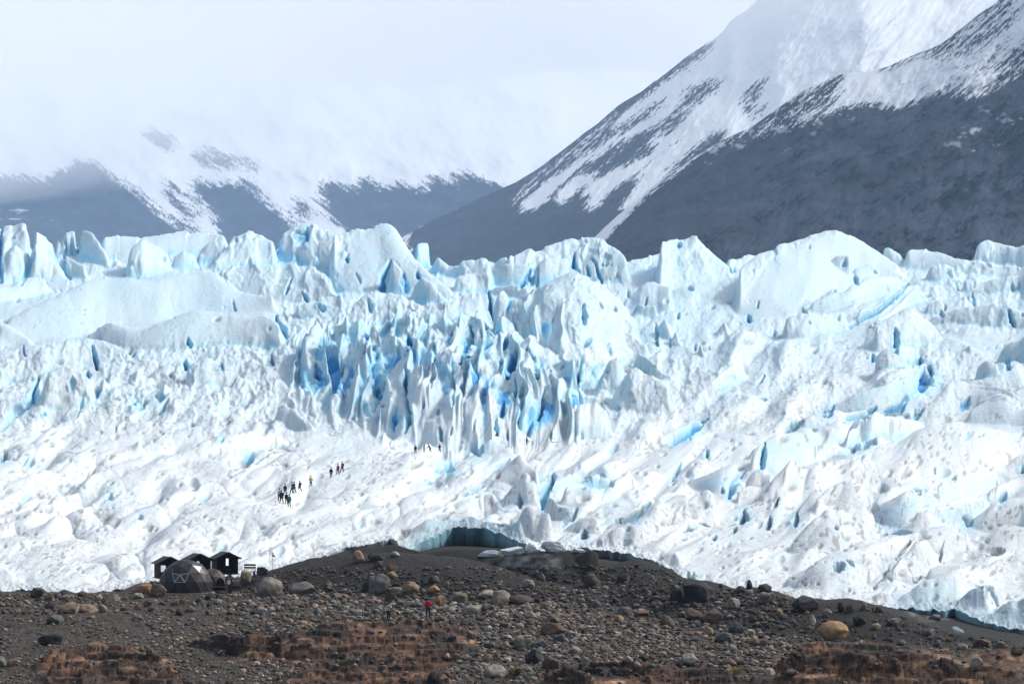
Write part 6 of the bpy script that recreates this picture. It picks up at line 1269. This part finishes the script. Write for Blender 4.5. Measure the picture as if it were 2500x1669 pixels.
# (centre u, centre v, width, height, tone, shape, label or None) in photo pixels
B = [
 (659,1439,63,48,'pale','r','largest pale rounded boulder, on the gravel right of the dome tents'), (738,1440,58,33,'grey','a','grey broken boulder just right of the largest pale boulder'), (387,1445,42,32,'brown','r','brown grey rounded boulder leaning at the left edge of the large dome'),
 (351,1439,38,24,'orange','r','orange boulder left of the large dome'), (338,1456,34,15,'green','r',None), (89,1450,36,24,'dark','r','dark boulder against the ice at the far left of the shore'), (163,1450,33,18,'brown','r',None), (250,1487,22,22,'tan','r','upright tan boulder right of the low tan slab'),
 (166,1486,50,28,'tan','a','low tan slab of rock on the gravel at far left'), (208,1486,46,20,'tan','a',None), (132,1514,38,24,'grey','a','low grey wedge of rock under the tan slab'), (125,1562,66,32,'char','a','charcoal angular rock above the left bedrock'), (29,1619,28,17,'tan','r',None), (5,1619,22,24,'green','r',None), (358,1475,20,15,'brown','r',None), (427,1472,23,17,'brown','r',None), (446,1469,18,18,'rust','r',None), (586,1476,20,15,'red','r',None), (333,1507,25,14,'grey','r',None),
 (366,1591,24,16,'brown','r','small brown stone perched on the left bedrock'), (600,1414,26,32,'tan','a','orange tan block standing behind the sign board'), (637,1396,30,20,'dark','r','dark rock on the rise between the bench and the flag pole'), (814,1458,22,17,'grey','r',None), (843,1459,20,15,'tan','r',None), (156,1458,27,12,'grey','r',None), (199,1451,24,14,'brown','r',None), (280,1463,26,15,'pale','r',None),
 (874,1362,29,30,'tan','a','upright tan boulder on the moraine crest'), (912,1362,34,21,'dark','a','dark brown boulder beside the upright tan boulder on the crest'), (965,1353,23,12,'pale','r','whitish boulder lying highest on the moraine crest'), (923,1380,22,17,'brown','r',None), (956,1388,24,18,'rust','r','reddish boulder on the moraine slope under the whitish one'), (956,1405,26,17,'tan','r',None),
 (927,1432,56,46,'grey','a','large grey pointed boulder at the foot of the moraine'), (896,1431,26,26,'dark','a','dark rock pressed against the large grey pointed boulder'), (1001,1438,50,26,'tan','r','broad tan boulder right of the large grey pointed one'), (970,1447,38,21,'olive','r',None), (1057,1443,30,22,'orange','a','orange tan boulder behind the person in red'), (1059,1418,26,18,'dark','r',None), (1090,1428,14,19,'rust','a',None),
 (1066,1466,34,22,'orange','r','orange brown boulder beside the head of the person in red'), (1118,1464,48,30,'olive','r','big rounded olive tan boulder right of the person in red'), (1185,1453,43,18,'pink','r','long pinkish boulder left of the olive pointed one'), (1222,1462,44,36,'olive','a','olive grey pointed boulder in the middle of the boulder belt'), (1222,1478,18,17,'tan','r',None), (1269,1467,60,24,'red','r','wide dark red boulder right of the olive pointed one'), (1289,1428,36,23,'pink','r','pinkish beige boulder lying alone on the moraine slope'),
 (1151,1493,48,27,'pale','a','grey boulder with a white top below the boulder belt'), (1176,1484,34,20,'dark','a',None), (954,1461,28,23,'dark','r',None), (977,1475,27,17,'grey','r',None), (1014,1479,32,16,'slate','a',None), (1075,1511,30,14,'brown','r',None), (1292,1502,34,18,'pale','r',None), (1347,1514,39,24,'grey','a',None), (1347,1540,53,35,'brown','r','large brown rounded boulder in the middle of the stone field'), (1379,1524,23,15,'tan','r',None),
 (1276,1575,43,30,'green','r','pale green grey boulder near the lower middle'), (1314,1575,38,22,'slate','r','blue grey boulder touching the pale green one'), (1303,1606,42,34,'char','r','black grey boulder under the pale green one'), (1345,1621,45,29,'brown','r',None), (1209,1641,56,31,'pale','r','very pale boulder at the bottom beside the brown grass tuft'), (1057,1656,28,25,'char','a','black stone at the bottom edge left of the very pale boulder'), (1189,1609,25,21,'tan','r',None), (1195,1576,30,15,'dark','r',None), (1104,1557,19,14,'slate','r',None), (1153,1551,27,18,'grey','r',None), (1365,1560,27,20,'slate','r',None),
 (1444,1420,40,35,'brown','a','brown grey block beside the dark hollow under the ice'), (1520,1415,30,23,'dark','a','dark brown boulder on the mound right of the dark hollow'), (1477,1586,32,22,'olive','r',None), (1404,1590,30,22,'pink','a',None), (1524,1495,42,23,'grey','r',None), (1564,1496,38,18,'tan','r',None), (1629,1521,34,27,'brown','r',None), (1509,1511,28,16,'gold','r',None), (1451,1475,30,23,'grey','a',None), (1321,1411,19,19,'brown','r',None),
 (1706,1449,78,50,'char','a','big black block on the right moraine crest'), (1652,1459,32,33,'char','a','narrow black block left of the big black block'), (1807,1442,32,20,'dark','r',None), (1829,1430,17,24,'char','a','small pointed black rock on the right moraine crest'), (1862,1436,34,20,'dark','r',None), (1869,1464,40,28,'grey','a','grey block on the slope below the pointed black rock'), (1967,1476,62,36,'dark','a','big dark slab on the crest against the ice'), (2034,1542,76,42,'gold','r','golden boulder resting on the right bedrock'),
 (1733,1510,56,34,'brown','a','large brown grey block in the right stone field'), (1692,1500,38,26,'brown','r',None), (1793,1474,32,25,'green','a',None), (1797,1537,40,29,'slate','r','large slate rounded boulder in the right stone field'), (1768,1558,42,24,'slate','r',None), (1731,1545,25,24,'tan','r',None), (1838,1567,26,22,'tan','r',None), (1864,1571,20,20,'slate','r',None), (1886,1573,23,16,'grey','r',None), (1831,1545,26,16,'pale','r',None), (1784,1583,27,17,'grey','r',None), (1681,1612,36,24,'pale','r','pale boulder at the lower right, left of the yellow grass tuft'), (1777,1618,43,19,'red','r',None), (1878,1641,32,18,'pale','r',None), (1930,1643,34,16,'grey','a',None), (1983,1515,17,24,'pale','r','upright pale stone on the slope above the golden boulder'), (2019,1497,22,18,'grey','a',None), (1903,1496,20,18,'tan','r',None), (2054,1483,24,24,'char','a',None), (2074,1488,22,20,'dark','a',None), (2108,1483,18,20,'tan','a',None), (2099,1517,31,20,'char','a',None),
 (2385,1625,30,27,'pale','a','pale angular rock on the bedrock at the right edge'), (2137,1530,22,15,'tan','r',None), (2180,1519,31,17,'grey','r',None), (2396,1571,42,22,'brown','r',None), (2265,1545,31,16,'grey','r',None), (2482,1590,30,20,'brown','r',None), (2440,1575,30,18,'grey','r',None), (2350,1580,28,16,'pale','r',None), (2200,1570,24,15,'grey','r',None), (2290,1575,26,14,'dark','r',None),
]
WORN = [stone_mesh('boulder', 300 + i, 4, .12, M_STONE) for i in range(3)]
PROJ = []
def place(me, u, v, w, h, tone, label=None, rot=None, sink=.30, jitter=True):
    p = ground_hit(u, v + h * .36)
    w *= 1.1; W_ = w / F * p.y; H_ = h / F * p.y * (1 + sink)
    o = bpy.data.objects.new('boulder', me); link(o)
    o.location = (p.x, p.y + W_ * .1, p.z - H_ * sink / (1 + sink)); a = RNG.uniform(0, 6.28) if rot is None else rot
    c_, s_ = abs(math.cos(a)), abs(math.sin(a)); k = RNG.uniform(.8, 1.05)
    o.scale = (W_, W_ * k, H_); o.rotation_euler = (0, 0, a)
    base = TONE[tone][0]; j = RNG.uniform(.78, 1.22)
    o.color = tuple(min(1, b_ * j * RNG.uniform(.95, 1.05)) for b_ in base) + (1,)
    tag(o, label, 'boulder', 'boulders on the moraine shore'); PROJ.append((o, u, v, w, h, tone)); return o
for i, (u, v, w, h, tone, sh, lab) in enumerate(B): place({'r': ROUND, 'a': ANGLE}[sh][i % 9] if tone != 'gold' and w < 60 else WORN[i % 3] if sh == 'r' else ANGLE[i % 9], u, v, w, h, tone, lab)
# further boulders, to about three hundred in all, denser in the belt the photograph shows
zones = [((0, 620), (1452, 1500), 40), ((620, 1320), (1448, 1510), 62), ((1080, 1900), (1500, 1640), 66), ((1500, 2300), (1430, 1560), 30), ((0, 640), (1500, 1600), 12), ((700, 1300), (1375, 1445), 14), ((1900, 2500), (1540, 1650), 22), ((1000, 1400), (1560, 1660), 14)]
keys = ['grey', 'grey', 'brown', 'tan', 'dark', 'slate', 'pale', 'olive', 'rust', 'pink', 'green', 'char']
pts = [(p[1], p[2], p[3]) for p in PROJ]
for (ua, ub), (va_, vb_), n in zones:
    k = 0; tries = 0
    while k < n and tries < 3000 and len(PROJ) < 296:
        tries += 1
        u = RNG.uniform(ua, ub); v = RNG.uniform(va_, vb_); w = RNG.uniform(12, 20) * (1 + .5 * (RNG.uniform() > .85))
        if any(abs(u - a) < (w + c) * .42 and abs(v - b_) < (w + c) * .30 for a, b_, c in pts): continue
        if 370 < u < 575 and v < 1456 or abs(u - 1045) < 14 and v < 1512 and v > 1455 or abs(u - 947) < 14 and 1470 < v < 1516: continue
        j = int(np.searchsorted(LU, u)); rr = int(np.argmax(lvs[:, j] <= v))
        if ROCK[rr, j] > .4 and RNG.uniform() > .1: continue
        tone = keys[int(RNG.integers(0, len(keys)))] if DARKM[rr, j] < .5 else ['dark', 'grey', 'char', 'brown', 'dark'][int(RNG.integers(0, 5))]
        place((ROUND if RNG.uniform() < .5 else ANGLE)[int(RNG.integers(0, 9))], u, v, w, w * RNG.uniform(.5, .82), tone); pts.append((u, v, w)); k += 1
# labels for the unnamed: by the nearest named boulder, the side of it and the order going outwards
named = [p for p in PROJ if 'label' in p[0].keys()]
ANCH = {}
import re as _re
for p in named: ANCH[id(p[0])] = p[0]['label']
def sidename(du, dv):
    a = math.degrees(math.atan2(-dv, du)) % 360
    return ['right of', 'above and right of', 'above', 'above and left of', 'left of', 'below and left of', 'below', 'below and right of'][int(((a + 22.5) % 360) // 45)]
short = {'largest pale rounded boulder, on the gravel right of the dome tents': 'the largest pale boulder', }
def shorten(l):
    l = short.get(l, l); l = l.split(',')[0]
    w_ = l.split(); 
    return ('the ' if w_[0] != 'the' else '') + ' '.join(w_[:8])
groups = {}
for p in PROJ:
    if 'label' in p[0].keys(): continue
    near_ = min(named, key=lambda q: (q[1] - p[1]) ** 2 + (1.6 * (q[2] - p[2])) ** 2)
    du, dv = p[1] - near_[1], p[2] - near_[2]
    size = 'small' if p[3] < 21 else 'mid sized'
    groups.setdefault((id(near_[0]), sidename(du, dv), size, p[5]), []).append((math.hypot(du, 1.6 * dv), p, near_))
ORD = ['nearest', 'second nearest', 'third nearest', 'fourth nearest', 'fifth nearest', 'sixth nearest', 'seventh nearest', 'eighth nearest']
for (nid, side, size, tone), lst in groups.items():
    lst.sort(key=lambda q: q[0])
    for i, (_, p, near_) in enumerate(lst):
        o_ = '' if len(lst) == 1 else ORD[i] + ' '
        p[0]['label'] = ' '.join(f"{o_}{size} {TONE[tone][1]} boulder {side} {shorten(near_[0]['label'])}".split()[:16])
# ---- gravel: thousands of small stones, one mass
bmi = bmesh.new(); bmesh.ops.create_icosphere(bmi, subdivisions=2, radius=1.0)
bv = np.array([v.co[:] for v in bmi.verts], f32); bf = np.array([[v.index for v in f_.verts] for f_ in bmi.faces], np.int32); bmi.free()
NS = 34000
us = RNG.uniform(-60, 2560, NS * 3); vv_ = 1385 + (1700 - 1385) * RNG.uniform(0, 1, NS * 3)
cos_, cols = [], []
fac = []; cnt = 0
palette = np.array([TONE[k][0] for k in ('grey', 'brown', 'tan', 'dark', 'pale', 'slate', 'rust', 'pink', 'olive', 'grey')], f32)
dens = fbm(us / 120, vv_ / 40, 3, 600)
for u, v, dn in zip(us, vv_, dens):
    if cnt >= NS: break
    j = int(np.searchsorted(LU, u)); j = min(max(j, 1), ncl - 2)
    k = int(np.argmax(lvs[:, j] <= v))
    if k == 0: continue
    if vend[j] > v + 2: continue
    rk_ = ROCK[k, j]; dk_ = DARKM[k, j]
    if RNG.uniform() > np.clip(.6 + 1.2 * dn + .35 * np.clip((u - 480) / 260, 0, 1) * np.clip((2080 - u) / 300, 0, 1), .1, 1) * (1 - .94 * rk_) * (1 - .45 * dk_): continue
    bw = np.clip((u - 480) / 260, 0, 1) * np.clip((2080 - u) / 300, 0, 1) * np.clip((v - 1425) / 22, 0, 1) * np.clip((1680 - v) / 60, 0, 1)
    inb = RNG.uniform() < bw * (.75 + .5 * dn)
    belt = 1.1 + .9 * inb
    y = Ly[k, j]; s = belt * RNG.pareto(2.0) * 1.7 + 1.5; s = min(s, 9.) if RNG.uniform() > .075 * (belt > 1.5) else RNG.uniform(9., 15.); s = s * .5 / F * y * 1.25
    r3 = RNG.normal(0, 1, (42, 1)).astype(f32) * .15 + 1
    sc = np.array([s * RNG.uniform(.8, 1.3), s * RNG.uniform(.8, 1.3), s * RNG.uniform(.5, .9)], f32)
    a = RNG.uniform(0, 6.28); ca_, sa_ = math.cos(a), math.sin(a)
    q = bv * r3 * sc; q = np.stack([q[:, 0] * ca_ - q[:, 1] * sa_, q[:, 0] * sa_ + q[:, 1] * ca_, q[:, 2]], -1)
    cos_.append(q + np.array([(u - UC) / F * y, y, Lz[k, j] + s * .25], f32)); fac.append(bf + cnt * 42)
    cc = palette[RNG.integers(0, len(palette))] * RNG.uniform(.45, 1.35) * (1 - .35 * dk_); cols.append(np.repeat(np.array([[*cc, 1]], f32), 42, 0)); cnt += 1
t = NT('gravel_stone', .9, .2); nn = t.noise(9, 3)
t.color(t.mix(1.0, t.attr('col', True), t.ramp(nn, [(.3, .6), (.7, 1.3)]), 'MULTIPLY'))
gv = mesh_np('gravel', np.concatenate(cos_), None, t.m, True, dict(col=np.concatenate(cols)), tris=np.concatenate(fac))
tag(gv, 'loose mixed gravel and cobbles strewn over the shore', kind='stuff')
# ---- white ice lying on the dark till
def ice_lump(u, v, w, h, label, seed, yaw=0):
    me = stone_mesh('ice_block', seed, 5, .8, M_ICE)
    for k_, val in (('blue', .08), ('dirt', .12)):
        a_ = me.attributes.new(k_, 'FLOAT', 'POINT'); a_.data.foreach_set('value', [val + .1 * mnoise.noise(x.co * 4) for x in me.vertices])
    p = ground_hit(u, v + h * .45); Wd = w / F * p.y
    o = bpy.data.objects.new('ice_block', me); link(o); o.location = (p.x, p.y + Wd * .12, p.z - h / F * p.y * .2); o.scale = (Wd, Wd * .45, h / F * p.y * 1.25); o.rotation_euler = (0, 0, yaw)
    tag(o, label, 'ice block', 'stranded ice on the dark till')
ice_lump(1198, 1352, 66, 15, 'low left tip of the white ice tongue in front of the cave', 71, .1); ice_lump(1247, 1345, 62, 19, 'middle piece of the white ice tongue in front of the cave', 75, .3); ice_lump(1412, 1346, 32, 11, 'small white ice cap on top of the dark till mound', 72); ice_lump(2338, 1538, 30, 16, 'grey white ice lump in front of the right hand hollow', 73)
ice_lump(1292, 1338, 48, 24, 'right end of the white ice tongue, against the glacier front', 76, 1.); ice_lump(1352, 1336, 66, 26, 'rounded white ice block at the right end of the cave', 74)
# ---- tufts
def tuft(u, v, w, h, rgb, label, n=120, seed=0):
    p = ground_hit(u, v); s = 1 / F * p.y; rng = random.Random(seed); bm = BM()
    for i in range(n):
        a = rng.uniform(0, 6.28); rr = rng.uniform(0, .32) * w * s; b_ = Vector((math.cos(a) * rr, math.sin(a) * rr, -.03))
        L_ = h * s * rng.uniform(.55, 1.05); d = Vector((math.cos(a) * rng.uniform(.1, .8) + rng.uniform(-.2, .2), math.sin(a) * .5, 1)).normalized(); k = rng.uniform(.006, .012)
        sd = Vector((-d.y, d.x, 0)).normalized() * k if abs(d.x) + abs(d.y) > .01 else Vector((k, 0, 0))
        m_ = b_ + d * L_ * .6; e = b_ + d * L_ + Vector((d.x, d.y, -.25)) * L_ * .25
        v0, v1, v2, v3, v4 = [bm.verts.new(x) for x in (b_ - sd, b_ + sd, m_ + sd * .8, m_ - sd * .8, e)]
        bm.faces.new((v0, v1, v2, v3)); bm.faces.new((v3, v2, v4))
    o = obj_bm('grass_tuft', bm, simple('dry_grass', rgb, .9, .1, .35, 20)); o.location = p; tag(o, label, 'grass tuft', 'grass tufts')
tuft(1797, 1645, 42, 26, (.30, .22, .08), 'dry yellow grass tuft on the rock ledge at lower right', 260, 1); tuft(1258, 1650, 56, 32, (.085, .075, .030), 'brown green grass tuft right of the very pale boulder', 320, 2); tuft(515, 1549, 16, 13, (.030, .045, .015), 'small dark green tuft on the gravel left of the bedrock', 90, 3)
tuft(1070, 1452, 30, 9, (.07, .075, .03), 'green brown tuft behind the orange boulder by the person in red', 120, 4); tuft(1025, 1454, 26, 8, (.08, .085, .03), 'mossy green tuft at the foot of the broad tan boulder', 110, 5); tuft(1378, 1466, 26, 10, (.13, .10, .04), 'straw coloured tuft among the stones under the dark hollow', 110, 6)
HAZE, CLOUD, CLOUD_Z = 5.4e-5, 5.2e-4, 800
# ---------------------------------------------------------------- the air
def vol_box(name, x0, x1, y0, y1, z0, z1, dens, col, aniso=0.0):
    m = bpy.data.materials.new(name); m.use_nodes = True; t_ = m.node_tree
    t_.nodes.remove(t_.nodes['Principled BSDF'])
    pv = t_.nodes.new('ShaderNodeVolumePrincipled'); pv.inputs['Density'].default_value = dens; pv.inputs['Color'].default_value = (*col, 1); pv.inputs['Anisotropy'].default_value = aniso
    t_.links.new(pv.outputs[0], t_.nodes['Material Output'].inputs['Volume'])
    co_ = np.array([(x, y, z) for z in (z0, z1) for y in (y0, y1) for x in (x0, x1)], f32)
    q = np.array([[0, 2, 3, 1], [4, 5, 7, 6], [0, 1, 5, 4], [2, 6, 7, 3], [0, 4, 6, 2], [1, 3, 7, 5]])
    o = mesh_np(name, co_, q, m, False); tag(o, kind='stuff'); return o
allz = max(max(v.co.z for v in [o.data.vertices[i] for i in range(0, len(o.data.vertices), 97)]) for o in bpy.data.objects if o.name.startswith('mountain'))
haze = vol_box('haze', -14000, 14000, -700, 26000, -60, allz + 120, HAZE, (.50, .72, 1.0))
tag(haze, 'pale bluish haze filling the valley')

# low cloud: a layer with an uneven base, hanging lower over the left wall and over the near ridge
cx_ = np.concatenate([[-13000], np.linspace(-3200, 3200, 41), [13000]]); cy_ = np.concatenate([[3750], np.linspace(4000, 13000, 46), [25500]])
gx_, gy_ = np.meshgrid(cx_, cy_)
base = np.interp(gx_, [-13000, -1900, -500, 13000], [640, 700, 940, 960])
base = lerp(np.full_like(base, 820), base, sstep(6500, 7700, gy_)) + 70 * fbm(gx_ / 900, gy_ / 900, 3, 700) + 60
nyc, nxc = gx_.shape
bot = np.stack([gx_, gy_, base], -1).reshape(-1, 3); topv = np.stack([gx_, gy_, np.full_like(base, 1720)], -1).reshape(-1, 3)
fb = grid_faces(nyc, nxc); nb = nyc * nxc
rim = np.concatenate([np.arange(nxc), np.arange(1, nyc) * nxc + nxc - 1, (nyc - 1) * nxc + np.arange(nxc - 2, -1, -1), np.arange(nyc - 2, 0, -1) * nxc]); r2 = np.roll(rim, -1)
side = np.stack([rim, r2, r2 + nb, rim + nb], -1)
low = mesh_np('haze', np.concatenate([bot, topv]), np.concatenate([fb[:, ::-1], fb + nb, side]), vol_box('haze', 0, 1, 0, 1, 0, 1, CLOUD, (1, 1, 1)).data.materials[0], False)  # the low cloud layer, created under the name of the haze
for o in [o for o in bpy.data.objects if o.name.startswith('haze') and o not in (haze, low)]: bpy.data.objects.remove(o)
low.name = 'haze.001'
tag(low, 'low white cloud hiding the upper mountain slopes', kind='stuff')
SUN_E, SKY_S, EXPO = 2.4, .15, 0.40
# ---------------------------------------------------------------- camera, sun, sky
cam = bpy.data.cameras.new('camera'); co = bpy.data.objects.new('camera', cam); link(co)
co.location = (0, 0, ZC); co.rotation_euler = (math.radians(90), 0, 0)
cam.sensor_width = 36; cam.lens = F / 2500 * 36; cam.shift_y = (VH - 834.5) / 2500
cam.clip_start = 1; cam.clip_end = 60000
SC.camera = co
SUN_EL, SUN_AZ = 42, 62          # azimuth measured from straight ahead (+Y) to the right
d = Vector((math.sin(math.radians(SUN_AZ)) * math.cos(math.radians(SUN_EL)), math.cos(math.radians(SUN_AZ)) * math.cos(math.radians(SUN_EL)), math.sin(math.radians(SUN_EL))))
sun = bpy.data.lights.new('sun', 'SUN'); so = bpy.data.objects.new('sun', sun); link(so)
sun.energy = SUN_E; sun.angle = math.radians(7); sun.color = (1, .965, .92)
so.rotation_euler = d.to_track_quat('Z', 'Y').to_euler()
so.location = (200, 100, 300)
w = bpy.data.worlds.new('World'); SC.world = w; w.use_nodes = True
nt = w.node_tree; bg = nt.nodes['Background']
sky = nt.nodes.new('ShaderNodeTexSky'); sky.sky_type = 'NISHITA'; sky.sun_disc = False
sky.sun_elevation = math.radians(SUN_EL); sky.sun_rotation = math.radians(SUN_AZ)
sky.air_density = 1.0; sky.dust_density = 6.0; sky.ozone_density = 1.0; sky.altitude = 300
hs = nt.nodes.new('ShaderNodeHueSaturation'); hs.inputs['Saturation'].default_value = .55
nt.links.new(sky.outputs[0], hs.inputs['Color']); nt.links.new(hs.outputs[0], bg.inputs[0])
bg.inputs[1].default_value = SKY_S
vsn = SC.view_settings; vsn.view_transform = 'Standard'; vsn.look = 'None'; vsn.gamma = 1; vsn.use_curve_mapping = False; vsn.exposure = EXPO
SC.render.engine = 'CYCLES'
SC.cycles.max_bounces = 8; SC.cycles.diffuse_bounces = 5; SC.cycles.volume_bounces = 5
SC.cycles.use_denoising = True
SC.cycles.use_adaptive_sampling = True
